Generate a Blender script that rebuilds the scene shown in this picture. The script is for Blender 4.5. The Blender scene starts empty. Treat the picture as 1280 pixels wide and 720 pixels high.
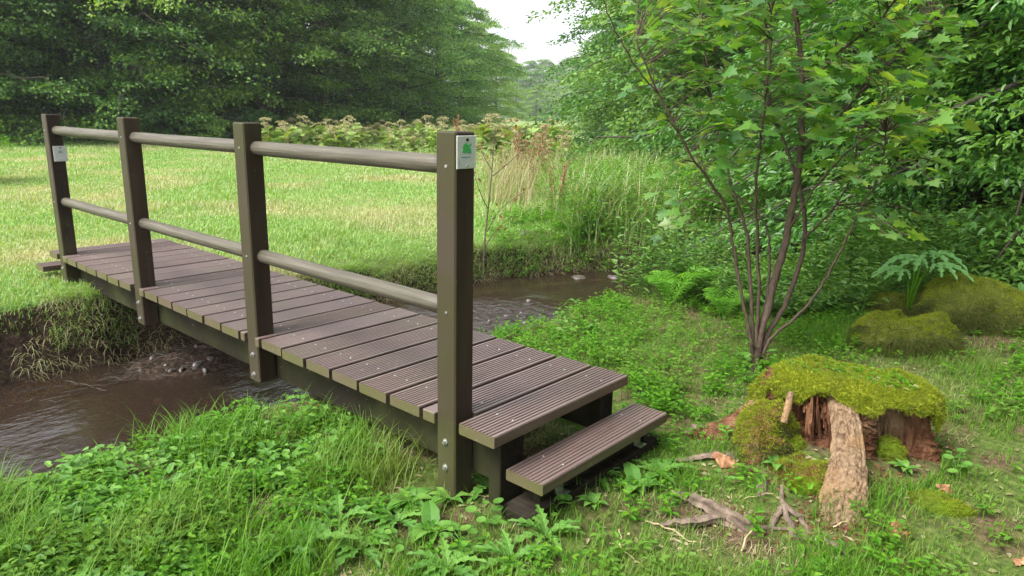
import bpy, math, random
import numpy as np
from mathutils import Vector, Matrix
R_ = math.radians
scene = bpy.context.scene
col = scene.collection

# ------------------------------------------------------------------ camera
CAM = np.array([1.7788, -1.7124, 1.1138])
YAW, PIT, ROL, FPX = R_(131.351), R_(-13.65), R_(1.2326), 882.8
_f = np.array([math.cos(YAW)*math.cos(PIT), math.sin(YAW)*math.cos(PIT), math.sin(PIT)])
_r0 = np.array([math.sin(YAW), -math.cos(YAW), 0.0]); _u0 = np.cross(_r0, _f)
_r = math.cos(ROL)*_r0 + math.sin(ROL)*_u0
_u = -math.sin(ROL)*_r0 + math.cos(ROL)*_u0
cd = bpy.data.cameras.new('camera'); cam = bpy.data.objects.new('camera', cd); col.objects.link(cam)
cam.matrix_world = Matrix(((_r[0], _u[0], -_f[0], CAM[0]), (_r[1], _u[1], -_f[1], CAM[1]), (_r[2], _u[2], -_f[2], CAM[2]), (0, 0, 0, 1)))
cd.sensor_width = 36; cd.lens = 36*FPX/1280; cd.clip_start = 0.05; cd.clip_end = 2500
scene.camera = cam

# ------------------------------------------------------------------ sky, sun, exposure
w = bpy.data.worlds.new('World'); scene.world = w; w.use_nodes = True
nt = w.node_tree; bg = nt.nodes['Background']
sky = nt.nodes.new('ShaderNodeTexSky'); sky.sky_type = 'NISHITA'; sky.sun_disc = False
SUN_EL, SUN_AZ = R_(52), R_(-105)          # azimuth of the sun, from +X towards +Y
sky.sun_elevation = SUN_EL; sky.sun_rotation = R_(90)-SUN_AZ
sky.air_density = 1.0; sky.dust_density = 4.0; sky.ozone_density = 1.0
hs = nt.nodes.new('ShaderNodeHueSaturation'); hs.inputs['Saturation'].default_value = 0.22; hs.inputs['Value'].default_value = 1.5
nt.links.new(sky.outputs[0], hs.inputs['Color']); nt.links.new(hs.outputs[0], bg.inputs[0]); bg.inputs[1].default_value = 0.13
sl = bpy.data.lights.new('sun', 'SUN'); sun = bpy.data.objects.new('sun', sl); col.objects.link(sun)
sl.energy = 1.3; sl.angle = R_(18); sl.color = (1, .97, .9)
sd = Vector((math.cos(SUN_AZ)*math.cos(SUN_EL), math.sin(SUN_AZ)*math.cos(SUN_EL), math.sin(SUN_EL)))
sun.rotation_euler = sd.to_track_quat('Z', 'Y').to_euler()
scene.view_settings.view_transform = 'Standard'; scene.view_settings.look = 'None'
scene.view_settings.exposure = 1.3; scene.view_settings.gamma = 1; scene.view_settings.use_curve_mapping = False
try:
    scene.cycles.max_bounces = 8; scene.cycles.diffuse_bounces = 4; scene.cycles.transmission_bounces = 5; scene.cycles.transparent_max_bounces = 8
    scene.cycles.use_denoising = True; scene.cycles.volume_bounces = 0
except Exception:
    pass

# ------------------------------------------------------------------ noise and terrain
def vnoise(x, y, s=1.0, seed=0):
    x = np.asarray(x, float)/s; y = np.asarray(y, float)/s
    xi = np.floor(x); yi = np.floor(y); fx = x-xi; fy = y-yi
    fx = fx*fx*(3-2*fx); fy = fy*fy*(3-2*fy)
    def h(a, b):
        v = np.sin(a*127.1+b*311.7+seed*74.7)*43758.5453
        return v-np.floor(v)
    return (h(xi, yi)*(1-fx)+h(xi+1, yi)*fx)*(1-fy)+(h(xi, yi+1)*(1-fx)+h(xi+1, yi+1)*fx)*fy
def fbm(x, y, s=1.0, seed=0, o=3):
    t = 0; a = .5; n = 0
    for i in range(o):
        t = t+a*vnoise(x, y, s, seed+i*13); n += a; a *= .5; s *= .5
    return t/n
def sst(a, b, x):
    t = np.clip((x-a)/(b-a), 0, 1); return t*t*(3-2*t)
def bend(y):
    y = np.asarray(y, float); q = np.clip(y-3.5, 0, 4)
    return .16*q*q + np.clip(y-7.5, 0, 1e9)*1.28
def far_edge(y):
    return -3.80+.12*sst(.2, 1.5, y)+.35*(fbm(y, y*0+3.3, .8, 5)-.5)+bend(y)
def near_edge(y):
    return -1.86+.30*sst(.4, -.7, y)+.17*sst(.6, 1.6, y)*sst(4.2, 3.0, y)+.08*np.sin(np.asarray(y)*1.7)+.25*(fbm(y, y*0+7.7, .7, 9)-.5)+bend(y)*.95
WATER = -.74
def hgt(x, y):
    x = np.asarray(x, float); y = np.asarray(y, float)
    near = -.34+.16*sst(.9, 4.5, y)*sst(-1.2, 1.0, x)+.05*sst(.2, 1.4, x)*sst(.3, 1.3, y)
    near = near+.05*(fbm(x, y, .9, 1)-.5)+.03*(fbm(x, y, .22, 2)-.5)
    far = -.24+.05*(fbm(x, y, 1.4, 3)-.5)+.02*(fbm(x, y, .3, 4)-.5)+.12*(fbm(x, y, 9, 6)-.5)*sst(8, 25, -x)
    xf = far_edge(y); xn = near_edge(y)
    far = far-(.10+.20*sst(1.2, 2.4, y))*np.exp(-np.clip(xf-x, 0, 9)/(.18+.35*sst(1.2, 2.4, y)))*(.4+1.2*fbm(x, y, .4, 14))
    bed = WATER-.10+.05*(fbm(x, y, .35, 8)-.5)
    bar = .20*np.exp(-(((x+3.35)/.30)**2+((y-.55)/.7)**2))
    bar = bar+.11*np.exp(-(((x+2.2)/.45)**2+((y-2.6)/.7)**2))
    bed = bed+bar*(.6+.8*fbm(x, y, .12, 11))
    rough = .08*(fbm(x, y, .18, 12)-.5)
    tf = sst(0, 1, (xf+.05+rough-x)/.26)            # far bank, steep
    tn = sst(0, 1, (x-xn+rough)/.45)                # near bank, gentle
    h = bed*(1-tf)*(1-tn)+far*tf+near*tn*(1-tf)
    h = h+.10*np.exp(-(((x-.86)/.34)**2+((y-1.28)/.36)**2))   # earth heaped round the big stump
    return h
def gz(x, y): return float(hgt(np.array([x]), np.array([y]))[0])
def ray(u, v):
    return _f+_r*(u-640)/FPX-_u*(v-360)/FPX
def at(u, v, d): return CAM+ray(u, v)*d
def G(u, v):
    """ground point that the picture shows at (u, v) (1280x720)"""
    q = ray(u, v); ts = np.linspace(1.2, 60, 6000)
    p = CAM[None]+q[None]*ts[:, None]
    below = p[:, 2] < hgt(p[:, 0], p[:, 1])
    i = int(np.argmax(below)) if below.any() else len(ts)-1
    return np.array([p[i, 0], p[i, 1], gz(p[i, 0], p[i, 1])])
def GD(u, d):
    """ground point in column u at depth d"""
    q = CAM+(_f+_r*(u-640)/FPX)*d
    k = .97
    return np.array([q[0], q[1], gz(q[0], q[1])])

# ------------------------------------------------------------------ mesh helpers
class MB:
    def __init__(s): s.V = []; s.F = []; s.n = 0
    def add(s, V, *Fs):
        V = np.asarray(V, float).reshape(-1, 3)
        for F in Fs:
            F = np.asarray(F, int)
            if len(F): s.F.append(F+s.n)
        s.V.append(V); s.n += len(V); return s
    def build(s, name, mat, parent=None, smooth=False, loc=None):
        me = bpy.data.meshes.new(name)
        V = np.concatenate(s.V) if s.V else np.zeros((0, 3))
        if loc is not None: V = V-np.asarray(loc)[None]
        me.vertices.add(len(V)); me.vertices.foreach_set('co', V.astype(np.float32).ravel())
        li = np.concatenate([f.ravel() for f in s.F]); tot = np.concatenate([np.full(len(f), f.shape[1]) for f in s.F])
        st = np.concatenate([[0], np.cumsum(tot)[:-1]])
        me.loops.add(len(li)); me.loops.foreach_set('vertex_index', li.astype(np.int32))
        me.polygons.add(len(tot)); me.polygons.foreach_set('loop_start', st.astype(np.int32)); me.polygons.foreach_set('loop_total', tot.astype(np.int32))
        me.update(calc_edges=True); me.validate()
        me.polygons.foreach_set('use_smooth', np.full(len(me.polygons), bool(smooth))); me.update()
        o = bpy.data.objects.new(name, me); col.objects.link(o); me.materials.append(mat)
        if parent is not None: o.parent = parent
        if loc is not None: o.location = tuple(loc)
        return o
def tag(o, label=None, cat=None, group=None, kind=None):
    if label: o['label'] = label
    if cat: o['category'] = cat
    if group: o['group'] = group
    if kind: o['kind'] = kind
    return o
def thing(name, loc, label, cat, group=None, rz=0, sc=1):
    o = bpy.data.objects.new(name, None); col.objects.link(o); o.location = tuple(loc); o.rotation_euler = (0, 0, rz); o.scale = (sc,)*3
    o.empty_display_size = .1
    return tag(o, label, cat, group)
def dup(root, loc, rz=0, sc=1, label=None, group=None):
    r = root.copy(); col.objects.link(r); r.location = tuple(loc); r.rotation_euler = (0, 0, rz)
    r.scale = (sc,)*3 if not hasattr(sc, '__len__') else sc
    if label: r['label'] = label
    if group: r['group'] = group
    for ch in list(root.children):
        c = ch.copy(); col.objects.link(c); c.parent = r
        for g in list(ch.children):
            d = g.copy(); col.objects.link(d); d.parent = c
    return r
def box(x0, x1, y0, y1, z0, z1, bev=.003):
    b = bev
    V = []; F = []
    # bevelled box as 24 vertices
    for sx in (0, 1):
        for sy in (0, 1):
            for sz in (0, 1):
                X = (x0, x1)[sx]; Y = (y0, y1)[sy]; Z = (z0, z1)[sz]
                ix = X+(b if sx == 0 else -b); iy = Y+(b if sy == 0 else -b); iz = Z+(b if sz == 0 else -b)
                V += [(X, iy, iz), (ix, Y, iz), (ix, iy, Z)]
    def vi(sx, sy, sz, a): return ((sx*2+sy)*2+sz)*3+a
    q = []; t = []
    for s in (0, 1):
        fx = [vi(s, 0, 0, 0), vi(s, 1, 0, 0), vi(s, 1, 1, 0), vi(s, 0, 1, 0)]; q.append(fx if s else fx[::-1])
        fy = [vi(0, s, 0, 1), vi(1, s, 0, 1), vi(1, s, 1, 1), vi(0, s, 1, 1)]; q.append(fy[::-1] if s else fy)
        fz = [vi(0, 0, s, 2), vi(1, 0, s, 2), vi(1, 1, s, 2), vi(0, 1, s, 2)]; q.append(fz if s else fz[::-1])
    for a in (0, 1):
        for b2 in (0, 1):
            e = [vi(a, b2, 0, 0), vi(a, b2, 1, 0), vi(a, b2, 1, 1), vi(a, b2, 0, 1)]; q.append(e if a == b2 else e[::-1])
            e = [vi(a, 0, b2, 0), vi(a, 1, b2, 0), vi(a, 1, b2, 2), vi(a, 0, b2, 2)]; q.append(e if a != b2 else e[::-1])
            e = [vi(0, a, b2, 1), vi(1, a, b2, 1), vi(1, a, b2, 2), vi(0, a, b2, 2)]; q.append(e if a == b2 else e[::-1])
            for c in (0, 1):
                e = [vi(a, b2, c, 0), vi(a, b2, c, 1), vi(a, b2, c, 2)]; t.append(e if (a+b2+c) % 2 else e[::-1])
    return np.array(V), np.array(q), np.array(t)
def tube(pts, rad, n=8, cap=True, jit=0, seed=0, flat=1.0):
    P = np.asarray(pts, float); m = len(P); rad = np.broadcast_to(np.asarray(rad, float), (m,))
    T = np.gradient(P, axis=0); T /= np.linalg.norm(T, axis=1)[:, None]+1e-9
    ref = np.array([0, 0, 1.0]) if abs(T[0, 2]) < .9 else np.array([1.0, 0, 0])
    V = []; rs = np.random.RandomState(seed)
    A = np.cross(T[0], ref); A /= np.linalg.norm(A)
    ang = np.arange(n)*2*math.pi/n
    prof = 1+jit*rs.randn(n)
    for i in range(m):
        A = A-T[i]*(A@T[i]); A /= np.linalg.norm(A)+1e-9; B = np.cross(T[i], A)
        rr = rad[i]*(prof+jit*.6*rs.randn(n))
        V.append(P[i]+A[None]*(np.cos(ang)*rr)[:, None]+B[None]*(np.sin(ang)*rr*flat)[:, None])
    V = np.concatenate(V); i = np.arange(m-1)[:, None]*n; j = np.arange(n)[None]; j2 = (j+1) % n
    F = np.stack([i+j, i+j2, i+n+j2, i+n+j], -1).reshape(-1, 4)
    if cap:
        V = np.concatenate([V, P[:1], P[-1:]]); a = m*n
        C = np.concatenate([np.stack([np.full(n, a), (np.arange(n)+1) % n, np.arange(n)], -1),
                            np.stack([np.full(n, a+1), (m-1)*n+np.arange(n), (m-1)*n+(np.arange(n)+1) % n], -1)])
        return V, F, C
    return V, F
def smooth_path(pts, k=6):
    P = np.asarray(pts, float); out = []
    Q = np.concatenate([[2*P[0]-P[1]], P, [2*P[-1]-P[-2]]])
    for i in range(1, len(Q)-2):
        for t in np.arange(k)/k:
            a, b, c, d = Q[i-1], Q[i], Q[i+1], Q[i+2]
            out.append(.5*((2*b)+(c-a)*t+(2*a-5*b+4*c-d)*t*t+(3*b-a-3*c+d)*t**3))
    out.append(P[-1]); return np.array(out)
def frames(D, N):
    D = D/(np.linalg.norm(D, axis=1)[:, None]+1e-9)
    S = np.cross(N, D); S /= np.linalg.norm(S, axis=1)[:, None]+1e-9
    return D, S, np.cross(D, S)
def inst(mb, T, Fs, P, D, N, L, W=None):
    """place template T (k,3: along, side, up) at every P with direction D, normal N, length L, width W"""
    D, S, U = frames(D, N); n = len(P); k = len(T)
    L = np.broadcast_to(L, (n,)); W = L if W is None else np.broadcast_to(W, (n,))
    V = P[:, None]+D[:, None]*(T[None, :, 0:1]*L[:, None, None])+S[:, None]*(T[None, :, 1:2]*W[:, None, None])+U[:, None]*(T[None, :, 2:3]*L[:, None, None])
    off = (np.arange(n)*k)[:, None, None]
    mb.add(V.reshape(-1, 3), *[(np.asarray(F)[None]+off).reshape(-1, len(F[0])) for F in Fs])
# leaf templates
LEAF = (np.array([(0, 0, 0), (.3, .5, .07), (.68, .38, .04), (1, 0, -.1), (.68, -.38, .04), (.3, -.5, .07)]), [np.array([(0, 3, 2, 1), (0, 5, 4, 3)])])
QUAD = (np.array([(0, 0, 0), (.45, .5, .05), (1, 0, -.05), (.45, -.5, .05)]), [np.array([(0, 3, 2, 1)])])
def lobed():
    pts = [(0, 0), (.02, .16), (-.08, .42), (.14, .36), (.22, .62), (.36, .38), (.42, .26), (.62, .42), (.66, .2), (1, 0)]
    V = [(a, b, .10*abs(b)-.10*a*a) for a, b in pts]+[(a, -b, .10*abs(b)-.10*a*a) for a, b in pts[1:-1]]
    V.append((.32, 0, .02)); c = len(V)-1
    left = list(range(0, 10)); right = [0]+list(range(10, 18))+[9]
    T = [(c, left[i+1], left[i]) for i in range(9)]+[(c, right[i], right[i+1]) for i in range(9)]
    return np.array(V), [np.array(T)]
LOBED = lobed()
BLADE = (np.array([(0, .5, 0), (0, -.5, 0), (.5, .38, .0), (.5, -.38, .0), (.82, .2, -.09), (.82, -.2, -.09), (1, 0, -.2)]), [np.array([(0, 1, 3, 2), (2, 3, 5, 4)]), np.array([(4, 5, 6)])])
def blades(mb, P, h, wd, rs, lean=.35, bendd=1.0):
    n = len(P); a = rs.rand(n)*2*math.pi; l = np.abs(rs.randn(n))*lean
    D = np.stack([np.cos(a)*l, np.sin(a)*l, np.ones(n)], 1)
    N = np.stack([-np.cos(a)*1.0, -np.sin(a)*1.0, l], 1)
    T = BLADE[0].copy(); T[:, 2] *= bendd*-1
    inst(mb, T, BLADE[1], P, D, -N, h, wd)
def rdir(rs, n, up=0.0, spread=1.0):
    a = rs.rand(n)*2*math.pi
    return np.stack([np.cos(a)*spread, np.sin(a)*spread, np.full(n, up)+.0], 1)

# ------------------------------------------------------------------ materials
def mat(name): m = bpy.data.materials.new(name); m.use_nodes = True; return m, m.node_tree, m.node_tree.nodes['Principled BSDF']
def ramp(nt, src, stops):
    r = nt.nodes.new('ShaderNodeValToRGB'); e = r.color_ramp.elements
    while len(e) < len(stops): e.new(.5)
    for i, (p, c) in enumerate(stops): e[i].position = p; e[i].color = (*c, 1)
    nt.links.new(src, r.inputs[0]); return r.outputs[0]
def noise(nt, scale, detail=4, coord='Object', vec=None, rough=.55, stretch=None):
    t = nt.nodes.new('ShaderNodeTexNoise'); t.inputs['Scale'].default_value = scale; t.inputs['Detail'].default_value = detail; t.inputs['Roughness'].default_value = rough
    if vec is None:
        if coord == 'World':
            vec = nt.nodes.new('ShaderNodeNewGeometry').outputs['Position']
        else: vec = nt.nodes.new('ShaderNodeTexCoord').outputs[coord]
    if stretch:
        mp = nt.nodes.new('ShaderNodeMapping'); mp.inputs['Scale'].default_value = stretch; nt.links.new(vec, mp.inputs[0]); vec = mp.outputs[0]
    nt.links.new(vec, t.inputs['Vector']); return t.outputs['Fac']
def mixc(nt, fac, a, b, mode='MIX'):
    m = nt.nodes.new('ShaderNodeMix'); m.data_type = 'RGBA'; m.blend_type = mode
    if isinstance(fac, (int, float)): m.inputs[0].default_value = fac
    else: nt.links.new(fac, m.inputs[0])
    for i, v in ((6, a), (7, b)):
        if isinstance(v, tuple): m.inputs[i].default_value = (*v, 1)
        else: nt.links.new(v, m.inputs[i])
    return m.outputs[2]
def math_(nt, op, a, b=None, c=None, clamp=False):
    m = nt.nodes.new('ShaderNodeMath'); m.operation = op; m.use_clamp = clamp
    for i, v in enumerate((a, b, c)):
        if v is None: continue
        if isinstance(v, (int, float)): m.inputs[i].default_value = v
        else: nt.links.new(v, m.inputs[i])
    return m.outputs[0]
def bump(nt, bs, h, strength=.3, dist=.01):
    b = nt.nodes.new('ShaderNodeBump'); b.inputs['Strength'].default_value = strength; b.inputs['Distance'].default_value = dist
    nt.links.new(h, b.inputs['Height']); nt.links.new(b.outputs[0], bs.inputs['Normal'])
def leafmat(name, cols, trans=.35, rough=.5, patch=None, patchscale=.6, spec=.4, tcol=1.6, vary=0):
    """cols: colours by leaf; patch: a second colour mixed over patches of ground"""
    m, nt, bs = mat(name)
    g = nt.nodes.new('ShaderNodeNewGeometry')
    n = len(cols); c = ramp(nt, g.outputs['Random Per Island'], [(i/(n-1) if n > 1 else 0, cc) for i, cc in enumerate(cols)])
    if patch:
        f = noise(nt, patchscale, 3, 'World'); f = math_(nt, 'MULTIPLY_ADD', f, 5.0, -2.35, True)
        f = math_(nt, 'MULTIPLY', f, patch[1]); c = mixc(nt, f, c, patch[0])
    if vary:
        oi = nt.nodes.new('ShaderNodeObjectInfo'); hv = nt.nodes.new('ShaderNodeHueSaturation'); nt.links.new(c, hv.inputs['Color'])
        nt.links.new(math_(nt, 'MULTIPLY_ADD', oi.outputs['Random'], vary, 1-vary*.45), hv.inputs['Value']); nt.links.new(math_(nt, 'MULTIPLY_ADD', oi.outputs['Random'], -.035, .515), hv.inputs['Hue']); c = hv.outputs[0]
    nt.links.new(c, bs.inputs['Base Color']); bs.inputs['Roughness'].default_value = rough; bs.inputs['Specular IOR Level'].default_value = spec
    tr = nt.nodes.new('ShaderNodeBsdfTranslucent')
    tc = mixc(nt, 1.0, c, (tcol, tcol*.95, tcol*.35), 'MULTIPLY'); nt.links.new(tc, tr.inputs[0])
    mx = nt.nodes.new('ShaderNodeMixShader'); mx.inputs[0].default_value = trans
    nt.links.new(bs.outputs[0], mx.inputs[1]); nt.links.new(tr.outputs[0], mx.inputs[2])
    nt.links.new(mx.outputs[0], nt.nodes['Material Output'].inputs['Surface']); return m
def simple(name, c, rough=.6, metal=0, ns=None, c2=None, nb=0, stretch=None, coord='Object', spec=.5, nscale=12):
    m, nt, bs = mat(name)
    bs.inputs['Roughness'].default_value = rough; bs.inputs['Metallic'].default_value = metal; bs.inputs['Specular IOR Level'].default_value = spec
    if c2:
        f = noise(nt, nscale, 5, coord, stretch=stretch); cc = ramp(nt, f, [(.35, c), (.68, c2)]); nt.links.new(cc, bs.inputs['Base Color'])
        if nb: bump(nt, bs, f, nb, .01)
    else: bs.inputs['Base Color'].default_value = (*c, 1)
    return m

# wood of the bridge: dark brown boards, paler and greener towards their cut ends
def boardmat(name, base, base2, endc, rough=.5, axis=(22, 1.2, 22), spec=.5, painted_sheen=0.0):
    m, nt, bs = mat(name)
    f = noise(nt, 3.0, 6, 'World', stretch=axis); f2 = noise(nt, 2.2, 3, 'World'); f3 = noise(nt, 60, 3, 'World')
    c = ramp(nt, f, [(.3, base), (.7, base2)])
    oi = nt.nodes.new('ShaderNodeObjectInfo')
    v = math_(nt, 'MULTIPLY_ADD', oi.outputs['Random'], .6, .7)
    hsv = nt.nodes.new('ShaderNodeHueSaturation'); nt.links.new(c, hsv.inputs['Color']); nt.links.new(v, hsv.inputs['Value']); c = hsv.outputs[0]
    g = nt.nodes.new('ShaderNodeNewGeometry'); sx = nt.nodes.new('ShaderNodeSeparateXYZ'); nt.links.new(g.outputs['True Normal'], sx.inputs[0])
    e = math_(nt, 'GREATER_THAN', math_(nt, 'ABSOLUTE', sx.outputs[1]), .7)
    ec = ramp(nt, f2, [(.38, endc), (.6, (endc[0]*.75, endc[1]*.95, endc[2]*.45))])
    c = mixc(nt, e, c, ec)
    dirt = math_(nt, 'MULTIPLY_ADD', f2, 4, -2.0, True); c = mixc(nt, math_(nt, 'MULTIPLY', dirt, .35), c, (.10, .105, .05))
    st_ = math_(nt, 'MULTIPLY_ADD', noise(nt, 7, 5, 'World'), 7, -4.3, True); c = mixc(nt, math_(nt, 'MULTIPLY', st_, .45), c, (.035, .028, .024))
    sp = math_(nt, 'GREATER_THAN', noise(nt, 95, 1, 'World'), .765 if painted_sheen else .80); c = mixc(nt, math_(nt, 'MULTIPLY', sp, .7), c, (.45, .43, .4))
    nt.links.new(c, bs.inputs['Base Color'])
    rg = math_(nt, 'MULTIPLY_ADD', f2, .3, rough-.15); nt.links.new(rg, bs.inputs['Roughness'])
    bs.inputs['Specular IOR Level'].default_value = spec
    lw = math_(nt, 'GREATER_THAN', sx.outputs[2], .9); c = mixc(nt, math_(nt, 'MULTIPLY', lw, painted_sheen), c, (.29, .215, .20)); nt.links.new(c, bs.inputs['Base Color'])  # pale sky reflection painted into the colour of upward faces
    bump(nt, bs, math_(nt, 'ADD', f, math_(nt, 'MULTIPLY', f3, .5)), .35, .004)
    return m
M = {}
M['plank'] = boardmat('deck_board', (.050, .032, .027), (.110, .072, .062), (.11, .085, .055), .42, spec=.6, painted_sheen=.24)
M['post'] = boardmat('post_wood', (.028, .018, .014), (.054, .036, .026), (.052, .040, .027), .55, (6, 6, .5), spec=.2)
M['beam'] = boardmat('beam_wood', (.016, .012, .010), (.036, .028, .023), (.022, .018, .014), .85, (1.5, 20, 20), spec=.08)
M['rail'] = simple('rail_wood', (.062, .054, .038), .5, c2=(.112, .099, .072), nb=.5, stretch=(.6, 14, 14), nscale=5, spec=.35)
M['zinc'] = simple('galvanised', (.5, .5, .48), .35, .9, c2=(.62, .62, .6), nscale=40)
M['plate'] = simple('plate_grey', (.50, .52, .50), .4, c2=(.57, .59, .57), nscale=30)
M['screw'] = simple('screw_head', (.5, .49, .47), .5, .3)
M['green_print'] = simple('green_print', (.06, .42, .10), .5); M['blue_print'] = simple('blue_print', (.10, .30, .33), .5)
M['grey_print'] = simple('grey_print', (.25, .33, .31), .6)
M['barkdark'] = simple('dark_bark', (.03, .024, .017), .9, c2=(.075, .06, .045), nb=.6, stretch=(6, 6, 1.5), nscale=4)
M['stem'] = simple('shrub_bark', (.045, .028, .018), .8, c2=(.10, .065, .042), nb=.5, stretch=(5, 5, 1), nscale=14)

# ground
def groundmat():
    m, nt, bs = mat('soil_and_turf')
    g = nt.nodes.new('ShaderNodeNewGeometry'); pos = g.outputs['Position']
    sp = nt.nodes.new('ShaderNodeSeparateXYZ'); nt.links.new(pos, sp.inputs[0])
    sn = nt.nodes.new('ShaderNodeSeparateXYZ'); nt.links.new(g.outputs['Normal'], sn.inputs[0])
    fs = noise(nt, 35, 6, 'World'); fm = noise(nt, 3.0, 5, 'World'); fl = noise(nt, .35, 4, 'World')
    soil = ramp(nt, fs, [(.3, (.045, .028, .016)), (.6, (.13, .085, .05)), (.8, (.2, .15, .10))])
    moss = ramp(nt, fs, [(.3, (.035, .06, .012)), (.7, (.12, .16, .035))])
    turf = ramp(nt, fm, [(.3, (.08, .16, .03)), (.55, (.13, .23, .045)), (.75, (.22, .25, .09))])
    turf = mixc(nt, math_(nt, 'MULTIPLY_ADD', fl, 4, -1.8, True), turf, (.30, .29, .14))
    near = mixc(nt, math_(nt, 'MULTIPLY_ADD', fm, 6, -2.2, True), soil, moss)
    isfar = math_(nt, 'LESS_THAN', sp.outputs[0], -3.9)
    c = mixc(nt, isfar, near, turf)
    steep = math_(nt, 'MULTIPLY_ADD', sn.outputs[2], -4, 3.6, True)
    low = math_(nt, 'MULTIPLY_ADD', sp.outputs[2], -8, -3.4, True)
    mud = ramp(nt, fs, [(.3, (.012, .008, .006)), (.55, (.042, .027, .018)), (.75, (.10, .07, .045))])
    c = mixc(nt, math_(nt, 'MAXIMUM', steep, low), c, mud)
    nt.links.new(c, bs.inputs['Base Color']); bs.inputs['Roughness'].default_value = .95; bs.inputs['Specular IOR Level'].default_value = .2
    bump(nt, bs, fs, .9, .02); return m
M['ground'] = groundmat()
def watermat():
    m, nt, bs = mat('stream_water'); nt.nodes.remove(bs)
    g = nt.nodes.new('ShaderNodeNewGeometry')
    n1 = noise(nt, 14, 3, 'World', stretch=(1.4, .8, 1)); n2 = noise(nt, 4, 2, 'World'); n3 = noise(nt, 1.2, 2, 'World')
    amp = math_(nt, 'MULTIPLY_ADD', n3, 2.2, -.9, True)
    vd = nt.nodes.new('ShaderNodeVectorMath'); vd.operation = 'DISTANCE'; nt.links.new(g.outputs['Position'], vd.inputs[0]); vd.inputs[1].default_value = (-2.3, 2.5, WATER)
    amp = math_(nt, 'ADD', amp, math_(nt, 'MULTIPLY', math_(nt, 'MULTIPLY_ADD', vd.outputs['Value'], -1.1, 1.6, True), 4.5))
    h = math_(nt, 'MULTIPLY', math_(nt, 'ADD', n1, math_(nt, 'MULTIPLY', n2, .6)), math_(nt, 'ADD', amp, .10))
    b = nt.nodes.new('ShaderNodeBump'); b.inputs['Strength'].default_value = .45; b.inputs['Distance'].default_value = .04; nt.links.new(h, b.inputs['Height'])
    gl = nt.nodes.new('ShaderNodeBsdfGlossy'); gl.inputs['Roughness'].default_value = .1; nt.links.new(b.outputs[0], gl.inputs['Normal'])
    tr = nt.nodes.new('ShaderNodeBsdfTransparent'); tr.inputs[0].default_value = (.52, .36, .25, 1)
    df = nt.nodes.new('ShaderNodeBsdfDiffuse'); df.inputs[0].default_value = (.10, .07, .05, 1)
    m1 = nt.nodes.new('ShaderNodeMixShader'); m1.inputs[0].default_value = .22
    nt.links.new(tr.outputs[0], m1.inputs[1]); nt.links.new(df.outputs[0], m1.inputs[2])
    fr = nt.nodes.new('ShaderNodeFresnel'); fr.inputs[0].default_value = 1.5
    m2 = nt.nodes.new('ShaderNodeMixShader'); nt.links.new(fr.outputs[0], m2.inputs[0])
    nt.links.new(m1.outputs[0], m2.inputs[1]); nt.links.new(gl.outputs[0], m2.inputs[2])
    nt.links.new(m2.outputs[0], nt.nodes['Material Output'].inputs['Surface']); return m
M['water'] = watermat()
M['grass'] = leafmat('grass_blades', [(.05, .155, .008), (.09, .23, .014), (.14, .28, .025), (.065, .18, .01)], .35, .55, spec=.25, patch=((.22, .24, .07), .6), patchscale=1.3)
M['meadow'] = leafmat('meadow_blades', [(.14, .28, .06), (.19, .35, .075), (.26, .39, .11), (.16, .31, .065), (.40, .40, .23)], .3, .6, patch=((.44, .38, .24), .8), patchscale=.42)
M['herb'] = leafmat('herb_leaves', [(.045, .155, .008), (.075, .23, .012), (.14, .31, .018), (.06, .18, .014)], .42, .55, spec=.2, patch=((.16, .26, .05), .6), patchscale=2.2)
M['weed'] = leafmat('weed_leaves', [(.08, .21, .035), (.12, .27, .045), (.17, .33, .055)], .35, .5, spec=.3)
M['beech'] = leafmat('beech_leaves', [(.018, .066, .008), (.048, .135, .012), (.14, .25, .018), (.03, .095, .012)], .25, .5, vary=.7)
M['lime'] = leafmat('lime_leaves', [(.05, .14, .02), (.10, .23, .03), (.18, .32, .04), (.07, .18, .03)], .3, .5, vary=.4)
M['hazel'] = leafmat('hazel_leaves', [(.04, .12, .02), (.07, .18, .026), (.12, .24, .035), (.05, .14, .03)], .3, .5, vary=.5)
M['thicket'] = leafmat('thicket_leaves', [(.035, .12, .018), (.07, .20, .03), (.13, .29, .05), (.06, .17, .05)], .35, .38, spec=.5, vary=.5)
M['maple'] = leafmat('lobed_leaves', [(.06, .17, .035), (.09, .22, .04), (.14, .28, .05), (.08, .19, .07), (.22, .31, .05)], .5, .38, spec=.5, tcol=1.8)
M['reed'] = leafmat('reed_blades', [(.12, .24, .07), (.19, .31, .10), (.28, .37, .15), (.44, .38, .22)], .25, .5)
M['dry'] = leafmat('dry_grass', [(.36, .29, .17), (.27, .24, .12), (.20, .25, .09), (.40, .34, .22)], .25, .7)
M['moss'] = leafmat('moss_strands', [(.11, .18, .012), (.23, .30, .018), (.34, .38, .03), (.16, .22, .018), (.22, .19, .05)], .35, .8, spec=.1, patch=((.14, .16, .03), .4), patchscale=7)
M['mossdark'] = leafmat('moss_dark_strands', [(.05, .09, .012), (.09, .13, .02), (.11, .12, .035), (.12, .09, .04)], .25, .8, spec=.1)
M['umbel'] = leafmat('seed_heads', [(.36, .31, .17), (.42, .37, .22), (.28, .32, .12), (.28, .20, .11)], .12, .8)
M['fern'] = leafmat('fern_fronds', [(.12, .30, .03), (.17, .38, .045)], .35, .55, spec=.2)
M['hogw'] = leafmat('jagged_leaves', [(.13, .31, .09), (.18, .38, .12)], .3, .5)
M['hogleaf'] = leafmat('hogweed_leaves', [(.17, .28, .06), (.24, .33, .08), (.13, .24, .05), (.36, .36, .14)], .25, .65)
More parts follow.
